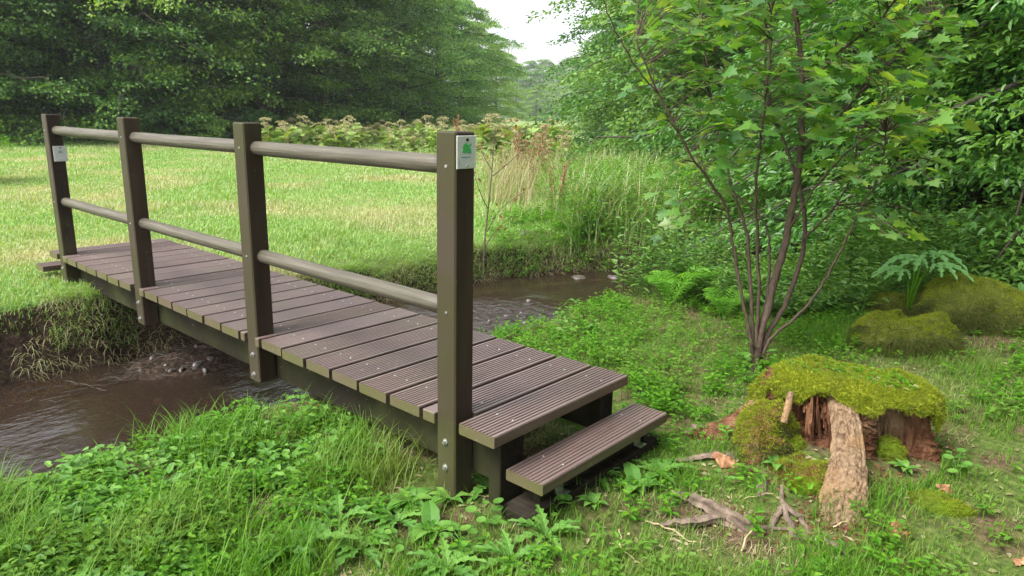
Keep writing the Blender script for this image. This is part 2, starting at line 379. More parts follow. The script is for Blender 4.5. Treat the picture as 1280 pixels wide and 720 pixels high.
M['deadleaf'] = leafmat('dry_leaves', [(.19, .08, .05), (.25, .13, .07), (.15, .09, .05)], .3, .7)
M['straw'] = simple('straw', (.38, .28, .15), .8, c2=(.5, .4, .26), nscale=30)
M['deadwood'] = simple('weathered_root', (.09, .06, .045), .85, c2=(.21, .155, .11), nb=.8, stretch=(1, 1, 1), nscale=28)
M['chip'] = simple('broken_wood', (.20, .085, .04), .85, c2=(.42, .22, .11), nb=.7, nscale=30)
M['palestone'] = simple('pale_stone', (.05, .042, .038), .3, c2=(.14, .12, .115), nb=.4, nscale=18)
M['stone'] = simple('wet_stone', (.05, .042, .038), .35, c2=(.15, .13, .12), nb=.4, nscale=18)
M['mossbody'] = simple('moss_body', (.05, .06, .014), .95, c2=(.12, .13, .03), nb=.6, nscale=20, spec=.1)
def rotwood():
    m, nt, bs = mat('rotten_wood')
    f = noise(nt, 8, 7, 'World', stretch=(3, 3, .7)); f2 = noise(nt, 40, 4, 'World', stretch=(2, 2, .5)); f3 = noise(nt, 3, 3, 'World')
    c = ramp(nt, f, [(.28, (.035, .014, .008)), (.5, (.13, .055, .028)), (.72, (.24, .125, .065))])
    c = mixc(nt, math_(nt, 'MULTIPLY_ADD', f3, 5, -2.7, True), c, (.30, .19, .11))
    nt.links.new(c, bs.inputs['Base Color']); bs.inputs['Roughness'].default_value = .9; bs.inputs['Specular IOR Level'].default_value = .15
    bump(nt, bs, math_(nt, 'ADD', f, math_(nt, 'MULTIPLY', f2, .6)), 1.0, .03); return m
M['rot'] = rotwood()
def rootwood():
    m, nt, bs = mat('bare_root_wood')
    f = noise(nt, 14, 8, 'World', stretch=(4, 4, .45), rough=.7); f2 = noise(nt, 50, 4, 'World', stretch=(3, 3, .5)); f3 = noise(nt, 5, 3, 'World')
    c = ramp(nt, f, [(.33, (.05, .028, .016)), (.43, (.19, .12, .07)), (.55, (.33, .225, .135)), (.75, (.46, .34, .22))])
    c = mixc(nt, math_(nt, 'MULTIPLY_ADD', f3, 4, -2.0, True), c, (.40, .23, .10))
    nt.links.new(c, bs.inputs['Base Color']); bs.inputs['Roughness'].default_value = .85; bs.inputs['Specular IOR Level'].default_value = .2
    bump(nt, bs, math_(nt, 'ADD', f, math_(nt, 'MULTIPLY', f2, .7)), 1.0, .02); return m
M['root'] = rootwood()

# ------------------------------------------------------------------ setting: ground, water
def axis(core0, core1, step, lim0, lim1, g=1.12):
    a = list(np.arange(core0, core1, step)); s = step
    while a[-1] < lim1: s *= g; a.append(a[-1]+s)
    s = step; b = []
    x = core0
    while x > lim0: s *= g; x -= s; b.append(x)
    return np.array(b[::-1]+a)
AX = axis(-6, 3.5, .035, -440, 440); AY = axis(-3, 7, .04, -440, 440)
XX, YY = np.meshgrid(AX, AY, indexing='ij'); ZZ = hgt(XX, YY)
nx, ny = XX.shape; I = np.arange(nx-1)[:, None]*ny+np.arange(ny-1)[None]
mb = MB(); mb.add(np.stack([XX, YY, ZZ], -1), np.stack([I, I+ny, I+ny+1, I+1], -1).reshape(-1, 4))
tag(mb.build('ground', M['ground'], smooth=True), 'grassy stream valley floor with earthy banks', 'ground', kind='structure')
ys = np.concatenate([np.arange(-30, -4, 1.0), np.arange(-4, 1.2, .15), np.arange(1.2, 4.6, .022), np.arange(4.6, 12, .15), np.arange(12, 40, 1.0)])
xf = far_edge(ys)-.6; xn = near_edge(ys)+.45; k = 110
V = np.stack([np.concatenate([xf[:, None]*(1-t)+xn[:, None]*t for t in np.linspace(0, 1, k)], 1), np.repeat(ys[:, None], k, 1), np.full((len(ys), k), WATER)], -1)
rx_, ry_ = V[..., 0], V[..., 1]; g_ = np.exp(-(((rx_+2.35)/.75)**2+((ry_-2.9)/.8)**2)**2)
V[..., 2] += g_*.034*(fbm(rx_*1.3, ry_, .16, 91, 3)-.5)+g_*.018*np.sin(ry_*38+6*fbm(rx_, ry_, .3, 92))*fbm(rx_, ry_, .2, 93)
I = np.arange(len(ys)-1)[:, None]*k+np.arange(k-1)[None]
mb = MB(); mb.add(V, np.stack([I, I+1, I+k+1, I+k], -1).reshape(-1, 4))
tag(mb.build('water', M['water'], smooth=True), 'shallow brown stream flowing under the footbridge', 'water', kind='structure')

# ------------------------------------------------------------------ the footbridge
PITCH = .2022; XE = .211; Y0, Y1 = -.012, .867; NP = 24
S = 1.4435; PW = .101; PD = .0977; PH = 1.0595; PB = -.253
bridge = thing('footbridge', (0, 0, 0), 'brown wooden plank footbridge with one railing crossing the stream', 'footbridge')
def plank_mb(x1, x0, y0, y1, z1, th=.045, ng=9, gd=.0035):
    """grooved board: x0..x1 wide, y0..y1 long, top at z1"""
    b = .004; m = MB(); pr = [(x0, z1-th+b), (x0, z1-b), (x0+b, z1)]
    e0, e1 = x0+.012, x1-.012; wv = (e1-e0)/ng
    for i in range(ng):
        a = e0+i*wv; pr += [(a+wv*.22, z1), (a+wv*.34, z1-gd), (a+wv*.66, z1-gd), (a+wv*.78, z1)]
    pr += [(x1-b, z1), (x1, z1-b), (x1, z1-th+b), (x1-b, z1-th), (x0+b, z1-th)]
    pr = np.array(pr); n = len(pr)
    V = np.concatenate([np.stack([pr[:, 0], np.full(n, y), pr[:, 1]], 1) for y in (y0, y1)])
    j = np.arange(n); j2 = (j+1) % n
    m.add(V, np.stack([j, j2, j2+n, j+n], 1)[:, ::-1])
    m.F.append(np.arange(n)[None]); m.F.append((np.arange(n)+n)[None, ::-1])
    return m
rs = np.random.RandomState(4)
scr = None
def screws(par, xs, ysl, z):
    global scr
    for x in xs:
        for y in ysl:
            if scr is None:
                m = MB(); a = np.arange(8)*math.pi/4
                V = np.concatenate([np.stack([np.cos(a)*.0045, np.sin(a)*.0045, np.zeros(8)], 1), np.stack([np.cos(a)*.0035, np.sin(a)*.0035, np.full(8, .0022)], 1), [[0, 0, .0026]]])
                j = np.arange(8); j2 = (j+1) % 8
                m.add(V, np.stack([j, j2, j2+8, j+8], 1), np.stack([j+8, j2+8, np.full(8, 16)], 1)); scr = m.build('screw', M['screw'], par); o = scr
            else: o = scr.copy(); col.objects.link(o); o.parent = par
            o.location = (x, y, z+.0005)
post_x = [-i*S for i in range(4)]
for k in range(NP):
    x1 = XE-k*PITCH; x0 = x1-.1805
    y0 = Y0+rs.uniform(-.004, .004); y1 = Y1+rs.uniform(-.005, .005); z = rs.uniform(-.002, .002)
    m = MB(); note = None
    for px in post_x:
        if x0 < px-.02 and x1 > px-PW+.02: note = px
    if note is None:
        m = plank_mb(x1, x0, y0, y1, z, gd=.004 if k < 4 else (.0025 if k < 7 else .0012))
    else:            # board notched round a post
        a = plank_mb(x1, x0, PD+.004, y1, z); m = a
        if x1-note > .018:
            V, q, t = box(note+.003, x1, y0, PD+.002, z-.045, z); m.add(V, q, t)
        if note-PW-x0 > .018:
            V, q, t = box(x0, note-PW-.003, y0, PD+.002, z-.045, z); m.add(V, q, t)
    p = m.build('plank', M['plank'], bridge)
    screws(p, (x0+.05, x1-.05), ((y0+.155 if note is None else .19), y1-.14), z)
    p.location.z = 0
# beams below the deck
def mbox(name, m_, par, *a, bev=.004):
    m = MB(); m.add(*box(*a, bev=bev)); return m.build(name, m_, par)
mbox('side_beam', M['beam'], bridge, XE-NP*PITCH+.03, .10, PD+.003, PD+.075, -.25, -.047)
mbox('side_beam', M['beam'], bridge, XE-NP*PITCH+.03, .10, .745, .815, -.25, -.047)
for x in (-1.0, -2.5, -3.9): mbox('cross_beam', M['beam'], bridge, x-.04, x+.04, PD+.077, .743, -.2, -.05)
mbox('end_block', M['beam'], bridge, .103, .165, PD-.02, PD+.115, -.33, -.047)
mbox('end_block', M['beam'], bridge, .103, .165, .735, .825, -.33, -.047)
# posts
bolt = None
def bolts(par, lst):
    global bolt
    for (x, z, r) in lst:
        if bolt is None:
            m = MB()
            V, F, C = tube([(0, 0, 0), (0, -.004, 0)], [.014, .0135], 12); m.add(V, F, C)
            V, F, C = tube([(0, -.004, 0), (0, -.013, 0)], [.0085, .0075], 6); m.add(V, F, C)
            bolt = m.build('bolt', M['zinc'], par); o = bolt
        else: o = bolt.copy(); col.objects.link(o); o.parent = par
        o.location = (x, -.0005, z); o.scale = (r,)*3
posts = []
for i, px in enumerate(post_x):
    m = MB(); m.add(*box(px-PW, px, 0, PD, PB-(.12 if i in (0, 3) else 0), PH, bev=.006)); p = m.build('post', M['post'], bridge); posts.append(p)
    bolts(p, [(px-PW*.5, -.105, 1), (px-PW*.5, -.212, 1), (px-PW*.45, .94, .45), (px-PW*.45, .41, .45)])
# rails between the posts
for i in range(3):
    for z, nm in ((.94, 'top_rail'), (.41, 'lower_rail')):
        xa, xb = post_x[i]-PW+.004, post_x[i+1]-.004
        m = MB(); n = 14; pts = [(xa+(xb-xa)*t, .062, z+.001*math.sin(t*6+i)) for t in np.linspace(0, 1, n)]
        m.add(*tube(pts, .034, 20)); m.build(nm, M['rail'], bridge, smooth=True)
# number plates screwed to the first and the last post
def plate(px, y0, y1, z0, z1, big):
    m = MB(); m.add(*box(px+.001, px+.0055, y0, y1, z0, z1, bev=.0015)); p = m.build('sign_plate', M['plate'], bridge)
    xs = px+.0056; cy = (y0+y1)/2; h = z1-z0
    def flat(name, polys, mt, thk=.0008):
        m = MB()
        for pl in polys:
            n = len(pl); V = [(xs, a, b) for a, b in pl]+[(xs+thk, a, b) for a, b in pl]
            m.add(V); m.F.append(np.array([list(range(m.n-n, m.n))]))
            for q in range(n): m.F.append(np.array([[m.n-2*n+q, m.n-2*n+(q+1) % n, m.n-n+(q+1) % n, m.n-n+q]]))
        return m.build(name, mt, p)
    g = [(-.023, -.014), (-.006, -.017), (.004, -.013), (.022, -.018), (.021, -.002), (.012, .002), (.024, .012), (.021, .017), (.008, .009), (-.002, .018), (-.013, .016), (-.016, .008), (-.021, .006), (-.018, -.004)]
    s = 1 if big else .7
    zc = z0+h*.62
    flat('green_emblem', [[(cy+a*s, zc+b*s) for a, b in g]], M['green_print'] if big else M['grey_print'])
    if big:
        flat('blue_mark', [[(cy+.002, zc-.016), (cy+.018, zc-.019), (cy+.016, zc-.012), (cy+.006, zc-.011)]], M['blue_print'], .0014)
        words = []
        x = cy-.026
        for wd_ in (.006, .003, .007, .004, .008, .003, .006, .004):
            words.append([(x, zc-.032), (x+wd_-.0012, zc-.032), (x+wd_-.0012, zc-.0285), (x, zc-.0285)]); x += wd_+.0006
        flat('lettering', words, M['blue_print'])
        flat('side_mark', [[(y0+.010, z0+.010), (y0+.012, z0+.010), (y0+.012, z0+.028), (y0+.010, z0+.028)]], M['grey_print'])
    for zz in (z1-.014, z0+.011):
        m = MB(); m.add(*tube([(xs, cy+.002, zz), (xs+.003, cy+.002, zz)], .0052, 10)); m.build('plate_screw', M['beam'] if zz > z0+.05 else M['screw'], p)
plate(0, .003, .0955, .933, 1.046, True)
plate(post_x[3], .020, .112, .715, .828, False)
# lower step and its ironwork at the near end
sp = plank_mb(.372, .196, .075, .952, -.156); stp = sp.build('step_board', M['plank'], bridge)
screws(stp, (.235, .33), (.075+.17, .952-.16), -.156)
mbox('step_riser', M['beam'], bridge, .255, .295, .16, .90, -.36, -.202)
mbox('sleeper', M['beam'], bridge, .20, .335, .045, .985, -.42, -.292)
def bracket(y):
    m = MB()
    m.add(*box(.30, .304, y, y+.05, -.285, -.2035, bev=.001)); m.add(*box(.304, .345, y, y+.05, -.2085, -.2035, bev=.001)); m.add(*box(.304, .336, y, y+.05, -.285, -.280, bev=.001))
    m.build('bracket', M['zinc'], bridge)
bracket(.24); bracket(.80)
# step at the far end
sx = XE-NP*PITCH
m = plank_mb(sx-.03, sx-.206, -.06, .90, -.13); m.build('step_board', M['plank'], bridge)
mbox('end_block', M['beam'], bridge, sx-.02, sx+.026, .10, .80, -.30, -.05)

# ------------------------------------------------------------------ vegetation and wood builders
def sample(V, F, n, rs):
    V = np.asarray(V); T = np.concatenate([F[:, :3], F[:, [0, 2, 3]]]) if F.shape[1] == 4 else F
    a, b, c = V[T[:, 0]], V[T[:, 1]], V[T[:, 2]]; N = np.cross(b-a, c-a); A = np.linalg.norm(N, axis=1)
    i = rs.choice(len(T), n, p=A/A.sum()); u = rs.rand(n, 1); v = rs.rand(n, 1); f = (u+v) > 1; u = np.where(f, 1-u, u); v = np.where(f, 1-v, v)
    return a[i]+(b[i]-a[i])*u+(c[i]-a[i])*v, N[i]/(A[i][:, None]+1e-12)
def strands(mb, P, N, L, wd, rs, droop=.4):
    n = len(P); D = N+rs.randn(n, 3)*.45; D[:, 2] -= droop*rs.rand(n)
    T = QUAD[0]; inst(mb, T, QUAD[1], P-N*.002, D, rs.randn(n, 3), L*(.5+rs.rand(n)), wd)
def herbs(mb, P, h, nl, lsz, rs, aspect=.55, tpl=LEAF, up=.15):
    """small plants: nl leaves up each stem"""
    n = len(P); az = rs.rand(n)*6.28; lean = np.abs(rs.randn(n))*.25
    D0 = np.stack([np.cos(az)*lean, np.sin(az)*lean, np.ones(n)], 1)
    inst(mb, BLADE[0]*np.array([1, 1, 0]), BLADE[1], P, D0, rs.randn(n, 3)*[1, 1, 0]+1e-3, h, .0035)
    for j in range(nl):
        t = .35+.65*(j+.5)/nl
        a = az+j*2.4+rs.randn(n)*.3
        D = np.stack([np.cos(a), np.sin(a), up+rs.randn(n)*.25], 1)
        N = np.stack([rs.randn(n)*.25, rs.randn(n)*.25, np.ones(n)], 1)
        L = lsz*(.6+.7*rs.rand(n))*(1.15-.4*t)
        inst(mb, tpl[0], tpl[1], P+D0*(h*t)[:, None]+D*(.25*L)[:, None], D, N, L, L*aspect)
def crown(seed, H, R, z0, nb, lpl, lsz, droop=.35, flat=.12, nsp=9, top=.6, aspect=.6, wob=.25, tilt=.35, tpl=QUAD):
    """limbs that arch out from a trunk, each carrying flat sprays of leaves; returns wood, leaves"""
    rs = np.random.RandomState(seed); wood = MB(); lf = MB()
    tr = smooth_path([(0, 0, -.1), (rs.randn()*.08, rs.randn()*.08, H*.25), (rs.randn()*.2, rs.randn()*.2, H*.6), (rs.randn()*.2, rs.randn()*.2, H*.97)], 4)
    r0 = .018*H+.04
    wood.add(*tube(tr, np.linspace(r0, r0*.12, len(tr)), 8, jit=.05, seed=seed))
    Ps = []; Ds = []; Ns = []
    for i in range(nb):
        t = ((i+rs.rand())/nb)**.95; z = z0+(H-z0)*t*.97; az = i*2.39996+rs.randn()*.3
        prof = (math.sin(math.pi*min(1, (.30+t*.68)))**.7)*(1 if t < top else 1)
        L = R*prof*(1+wob*rs.randn())
        L = max(.25*R*.5, L); rise = (.25+.5*t)*L; o = np.array([0, 0, z])+np.array([np.interp(z, tr[:, 2], tr[:, 0]), np.interp(z, tr[:, 2], tr[:, 1]), 0])
        d = np.array([math.cos(az), math.sin(az), 0]); s = np.linspace(0, 1, 6)
        pts = o+d*(s*L)[:, None]+np.array([0, 0, 1])*(rise*(s-s*s*.6)-droop*L*s**2.5)[:, None]; pts[:, 2] = np.maximum(pts[:, 2], .12)
        pts[1:-1] += rs.randn(4, 3)*.03*L
        wood.add(*tube(pts, np.linspace(r0*.28*(1-t*.6), .008, 6), 5))
        sd = np.array([-d[1], d[0], 0])
        for k in range(nsp):
            q = .28+.72*((k+rs.rand())/nsp)
            c = np.array([np.interp(q, s, pts[:, a]) for a in range(3)]); lat = rs.randn()*.20*L*(1.15-q*.5)
            c = c+sd*lat; c[2] -= abs(lat)*.25+rs.rand()*.05
            rr = (.10+.07*rs.rand())*R*(1.1-.35*t)
            n = max(6, int(lpl*(.6+.8*rs.rand())))
            rad = np.sqrt(rs.rand(n))*rr; a = rs.rand(n)*6.2832
            ox = np.cos(a)*rad*1.35; oy = np.sin(a)*rad*.8
            ddir = d*(.8+.4*rs.rand())+sd*(lat/(L+.01))*1.5
            ddir /= np.linalg.norm(ddir); ds = np.array([-ddir[1], ddir[0], 0])
            p = c+ddir*ox[:, None]+ds*oy[:, None]; p[:, 2] += rs.randn(n)*flat*rr-droop*.9*np.maximum(ox, 0)-.2*np.abs(oy)
            Ps.append(p); dd = ddir+ds*(oy/rr)[:, None]*.9+rs.randn(n, 3)*.45; dd[:, 2] -= .35; Ds.append(dd)
            nn = rs.randn(n, 3)*tilt+np.array([0, 0, 1])+ddir*.25; Ns.append(nn)
    P = np.concatenate(Ps); P[:, 2] = np.maximum(P[:, 2], .03+.1*rs.rand(len(P)))
    L = lsz*(.65+.7*rs.rand(len(P)))
    inst(lf, tpl[0], tpl[1], P, np.concatenate(Ds), np.concatenate(Ns), L, L*aspect)
    return wood, lf
def tree_proto(name, label, cat, group, lmat, **kw):
    wood, lf = crown(**kw); t = thing(name, (0, 0, -500), label, cat, group)
    wood.build('trunk', M['barkdark'], t, smooth=True); lf.build('crown', lmat, t); return t

# haze: one box of pale air round the whole valley
m, nt_, bs_ = mat('haze_air'); nt_.nodes.remove(bs_)
pv = nt_.nodes.new('ShaderNodeVolumePrincipled'); pv.inputs['Color'].default_value = (.93, .97, 1, 1); pv.inputs['Density'].default_value = .0006; pv.inputs['Anisotropy'].default_value = .2
nt_.links.new(pv.outputs[0], nt_.nodes['Material Output'].inputs['Volume']); M['haze'] = m
b_ = MB(); V, q, t_ = box(-445, 445, -445, 445, -2.2, 30, bev=.01); b_.add(V, q, t_)
tag(b_.build('haze', M['haze']), kind='stuff')

# ---- trees -------------------------------------------------------------------
LEFT_NAMES = 'left bank'
def put(proto, used, name, u, d, sc, label, group, rz, dz=0):
    p = GD(u, d); p[2] += dz
    if not used.get(name):
        used[name] = True; proto.location = tuple(p); proto.rotation_euler = (0, 0, rz); proto.scale = (sc,)*3 if not hasattr(sc, '__len__') else sc; proto['label'] = label; proto['group'] = group; return proto
    return dup(proto, p, rz, sc, label, group)
used = {}
beeches = [tree_proto('beech_tree' if i < 2 else 'lime_tree', '', 'tree', '', M['beech' if i < 2 else 'lime'], seed=11+i, H=13, R=4.8, z0=.45, nb=58, lpl=64, lsz=.15, nsp=16, droop=.16, flat=.20, tilt=.65, wob=.40) for i in range(3)]
GL = 'dark leafy trees along the left edge of the meadow'
bl = [(-190, 27, 1.0), (-85, 29, .98), (5, 28.5, 1.0), (95, 31, 1.0), (180, 31.5, 1.0), (265, 34, 1.02), (345, 36, 1.0), (412, 41, 1.02), (462, 48, 1.05), (508, 55, 1.0), (548, 66, 1.05), (576, 78, 1.0), (591, 90, .95), (616, 104, .86)]
ordn = ['outermost dark tree left of the photo over the meadow', 'dark tree just outside the upper left corner', 'dark tree behind the first railing post from the far end', 'dark tree rising above the two far railing posts', 'tall dark tree with bright sprays right of the second far post',
        'dark tree with pale drooping sprays left of the third post', 'large dark tree behind the middle of the near handrail', 'bushy green tree above the far half of the near handrail', 'green tree left of the nearest post, paler than those to its left', 'rounded green tree directly left of the nearest post top',
        'mid green tree right above the nearest post', 'lighter green tree right of the nearest post, lower than its left neighbour', 'pale green tree bordering the white gap of sky', 'small hazy tree closing the left row beside the sky gap']
for i, (u, d, s) in enumerate(bl):
    b_i = i % 2 if i < 9 else 2; put(beeches[b_i], used, 'b%d' % b_i, u, d, s, ordn[i], GL, i*1.3)
second = [(-140, 35), (-20, 36), (60, 37), (150, 38), (230, 40), (310, 43), (385, 48), (440, 56), (487, 65), (530, 78)]
for i, (u, d) in enumerate(second):
    b_i = (i+1) % 2 if i < 8 else 2; put(beeches[b_i], used, 'b%d' % b_i, u, d, 1.12, 'dark tree in the second row behind the meadow, number %s from the left' % ('one two three four five six seven eight nine ten'.split()[i]), 'second row of trees behind the meadow', i*2.1+.7)
for i, (u, d) in enumerate([(-100, 44), (10, 45), (110, 46), (200, 48), (290, 51), (370, 56)]):
    put(beeches[i % 2], used, 'b%d' % (i % 2), u, d, 1.2, 'dark tree in the third row behind the meadow, number %s from the left' % ('one two three four five six'.split()[i]), 'third row of trees behind the meadow', i*1.6)
# tall bare trunk seen through the leaves
p = GD(407, 40); m_ = MB(); m_.add(*tube(smooth_path([(0, 0, 0), (.1, 0, 5), (.05, .1, 14)], 4), np.linspace(.34, .22, 9), 10, jit=.05)); t = thing('pine_tree', p, 'tall bare dark trunk standing among the leaves at the top of the photo', 'tree')
m_.build('trunk', M['barkdark'], t)
m_ = MB(); rs = np.random.RandomState(2); P = rs.randn(5000, 3)*[1.6, 1.6, 1.3]+[0, 0, 14]; inst(m_, QUAD[0], QUAD[1], P, rs.randn(5000, 3), rs.randn(5000, 3), .2, .1); m_.build('crown', M['beech'], t)
# hazels: the right side of the valley
hz = [tree_proto('hazel_tree', '', 'tree', '', M['hazel'], seed=31+i, H=9, R=3.4, z0=.25, nb=60, lpl=50, lsz=.105, nsp=20, droop=.3, flat=.16, tilt=.45, aspect=.75) for i in range(2)]
GR = 'light green trees on the right side of the valley'
hl = [(853, 21, 1.0, 'light green bushy tree bordering the sky gap on its right side'), (814, 29, 1.1, 'green tree behind the reeds whose edge touches the sky'), (792, 41, 1.2, 'pale green tree further back right of the sky gap'),
      (762, 60, 1.2, 'hazy tree far back on the right side of the valley'), (915, 15.5, .85, 'green tree behind the left half of the lobed-leaf shrub'), (985, 19, 1.05, 'tall green tree behind the middle of the lobed-leaf shrub'),
      (1040, 14, .85, 'green tree behind the right half of the lobed-leaf shrub'), (1120, 17, 1.0, 'tall tree in the shade behind the mossy mounds'), (745, 85, 1.2, 'small faded tree deep in the valley at the right of the gap')]
for i, (u, d, s, lab) in enumerate(hl): put(hz[i % 2], used, 'h%d' % (i % 2), u, d, s, lab, GR, i*1.9+.4)
far_l = ['leftmost', 'second', 'third', 'fourth', 'fifth', 'sixth', 'rightmost']
for i, (u, d, s) in enumerate([(640, 270, 1.55), (656, 290, 1.75), (672, 300, 1.85), (688, 285, 1.6), (704, 270, 1.7), (722, 250, 1.6), (664, 190, .75)]):
    put(beeches[2], used, 'b2', u, d, s, '%s of the pale hazy trees closing the far end of the valley' % far_l[i], 'hazy trees at the far end of the valley', i*1.1)
# the near dark thicket on the right
tk = [tree_proto('elder_bush', '', 'bush', '', M['thicket'], seed=51+i, H=5.2, R=2.0, z0=.15, nb=50, lpl=56, lsz=.070, nsp=18, droop=.35, flat=.12, tilt=.35, aspect=.4, tpl=LEAF) for i in range(2)]
GT = 'dark leafy bushes behind the mossy stumps'
tl = [(1105, 8.6, 1.0, 'dark bush behind the right edge of the lobed-leaf shrub'), (1190, 7.4, 1.0, 'dark bush right behind the big mossy mound'), (1275, 6.9, 1.05, 'dark bush filling the right edge of the photo'), (1375, 6.0, 1.0, 'dark bush just outside the right edge of the photo'),
      (1240, 9.6, 1.3, 'taller dark bush in the second row at the right edge'), (1150, 11, 1.4, 'taller dark bush deep in the thicket behind the hogweed leaf'), (1330, 9, 1.5, 'tall dark bush behind the bush at the right edge'), (1045, 10.5, 1.0, 'green bush behind the main stem of the shrub')]
for i, (u, d, s, lab) in enumerate(tl): put(tk[i % 2], used, 't%d' % (i % 2), u, d, s, lab, GT, i*2.3)
for (x, y, s, lab) in [(8.2, -4.5, 1.15, 'unseen tree added for shade beside the path, behind the camera'), (8.8, 1.5, 1.2, 'unseen tree added for shade across from the stump'), (7.6, 5.6, 1.1, 'unseen tree added for shade next to the dark bushes')]:  # unseen hazels added beside and behind the camera to block sky light
    dup(hz[0], (x, y, gz(x, y)), x*y, s, lab, 'unseen trees added to shade the near side of the clearing')
# low scrub at the foot of the left trees
sc_ = tree_proto('scrub_bush', '', 'bush', '', M['hazel'], seed=71, H=1.7, R=1.5, z0=.1, nb=30, lpl=22, lsz=.13, nsp=8, droop=.25, flat=.3, tilt=.6, aspect=.7)
pos_words = ['at the far left end of the row', 'behind the farthest post', 'left of the second far post', 'right of the second far post', 'midway between the second and third post', 'left of the third post', 'right of the third post', 'behind the middle of the near handrail', 'at the right end of the row']
for i, (u, d) in enumerate([(-40, 30), (50, 30.5), (125, 30), (190, 29.5), (232, 29.5), (275, 29.5), (335, 32), (405, 37), (452, 42)]):
    put(sc_, used, 's', u, d, (.45 if i < 3 else .7)+.3*((i*37) % 5)/5, 'low green scrub bush under the dark trees, '+pos_words[i], 'scrub bushes along the foot of the dark trees', i*1.7)
# feathery young tree whose branch end shows at the left edge
w_, l_ = crown(seed=81, H=1.2, R=1.2, z0=.5, nb=34, lpl=40, lsz=.07, nsp=9, droop=.15, flat=.15, aspect=.3)
t = thing('young_tree', GD(-38, 13.0), 'bright green feathery young tree at the left edge of the meadow', 'young tree'); w_.build('trunk', M['barkdark'], t); l_.build('crown', M['fern'], t)

# ---- meadow and bank plants -----------------------------------------------------
rs = np.random.RandomState(7)
def scatter(n, u0, u1, d0, d1, rs):
    u = rs.uniform(u0, u1, n); d = np.exp(rs.uniform(math.log(d0), math.log(d1), n))
    q = CAM[None]+(_f[None]+_r[None]*((u-640)/FPX)[:, None])*d[:, None]; q[:, 2] = hgt(q[:, 0], q[:, 1]); return q, d, u
def rect(n, x0, x1, y0, y1, rs):
    x = rs.uniform(x0, x1, n); y = rs.uniform(y0, y1, n); return np.stack([x, y, hgt(x, y)], 1)
P, d, u = scatter(430000, -350, 900, 4.2, 48, rs)
k = (P[:, 0] < far_edge(P[:, 1])-.12) & ((u < 720+60*rs.rand(len(u))) | (d < 11)); P = P[k]; d = d[k]
hh = (.03+.04*rs.rand(len(P)))*(1+.8*sst(.45, .7, fbm(P[:, 0], P[:, 1], 1.2, 31)))*.8*(1+.012*d)
mb = MB(); blades(mb, P, hh, .0025+.0009*d, rs, lean=.9); tag(mb.build('meadow_grass', M['meadow']), 'short pale green meadow grass beyond the stream', 'grass', kind='stuff')
# tufts hanging over the banks
y = rs.uniform(-3, 9, 22000); x = far_edge(y)-.05-.34*np.abs(rs.randn(len(y)))*.7
P = np.stack([x, y, hgt(x, y)], 1); mb = MB(); k = fbm(x, y, .5, 41) > .50-.20*sst(1.2, 2.2, y)
P1_ = P[k]; n = len(P1_); a = rs.randn(n)*.9
D = np.stack([np.cos(a)*.9, np.sin(a)*.9, .5+rs.rand(n)], 1); T = BLADE[0].copy(); T[:, 2] *= 2.2
inst(mb, T, BLADE[1], P1_, D, np.stack([-np.cos(a), -np.sin(a), np.ones(n)*.8], 1), .06+.10*rs.rand(n), .005)
tag(mb.build('bank_grass', M['meadow']), 'grass tufts hanging over the far stream bank', 'grass', kind='stuff')
y = rs.uniform(-3, 9, 26000); x = far_edge(y)+.14-.30*np.abs(rs.randn(len(y)))
P = np.stack([x, y, hgt(x, y)], 1); P = P[fbm(x, y, .4, 44) > .44]; n = len(P); a = rs.randn(n)*1.1
mb = MB(); inst(mb, T, BLADE[1], P, np.stack([np.cos(a), np.sin(a), rs.rand(n)*.8-.3], 1), np.stack([-np.cos(a)*.3, -np.sin(a)*.3, np.ones(n)], 1), .05+.12*rs.rand(n), .004)
tag(mb.build('dry_bank_grass', M['dry']), 'dry brown grass and roots hanging on the far bank', 'dry grass', kind='stuff')
BARE = [(G(900, 650), .17), (G(990, 655), .13), (G(1045, 670), .12), (G(880, 585), .10), (G(560, 600), .16), (G(330, 640), .10), (G(1010, 600), .12), (G(600, 640), .10), (G(940, 690), .08), (G(440, 720), .12), (G(310, 690), .09)]
def bare(X, Y):
    b = np.zeros(len(X))
    for g, r in BARE: b = np.maximum(b, np.exp(-((X-g[0])**2+(Y-g[1])**2)/r**2))
    return b
P, d, u = scatter(5200, 600, 830, 6.5, 11, rs); X, Y = P[:, 0], P[:, 1]; k = (X < far_edge(Y)-.02) & (rs.rand(len(X)) < sst(590, 700, u)*sst(11, 8.5, d)*(.1+.9*sst(.42, .58, fbm(X, Y, .5, 71))))
mb = MB(); herbs(mb, P[k], .06+.14*rs.rand(k.sum()), 9, .055, rs); tag(mb.build('bank_herbs', M['herb']), 'lush green herbs on the far bank above the pool', 'herbs', kind='stuff')
# near grass
P, d, u = scatter(260000, -250, 1500, 1.4, 9.5, rs)
k = (P[:, 0] > near_edge(P[:, 1])+.15); P = P[k]; d = d[k]
under = (P[:, 0] < .3) & (P[:, 0] > -1.5) & (P[:, 1] > .05) & (P[:, 1] < .85)
dens = sst(.36, .60, fbm(P[:, 0], P[:, 1], .45, 51)); k = (rs.rand(len(P)) < (.18+.82*dens)*(1-.93*bare(P[:, 0], P[:, 1]))) & ~under
core = np.hypot(P[:, 0]-1.0, P[:, 1]-1.44) < .36; P = P[k & ~core]
hh = (.014+.026*rs.rand(len(P)))*(1+1.3*sst(.5, .72, fbm(P[:, 0], P[:, 1], .6, 52)))*(1+.9*sst(1.6, 3.0, P[:, 1])*(P[:, 0] < .6))
mb = MB(); blades(mb, P, hh, .0034, rs, lean=.55, bendd=1.5); tag(mb.build('grass', M['grass']), 'short green grass round the near end of the bridge', 'grass', kind='stuff')
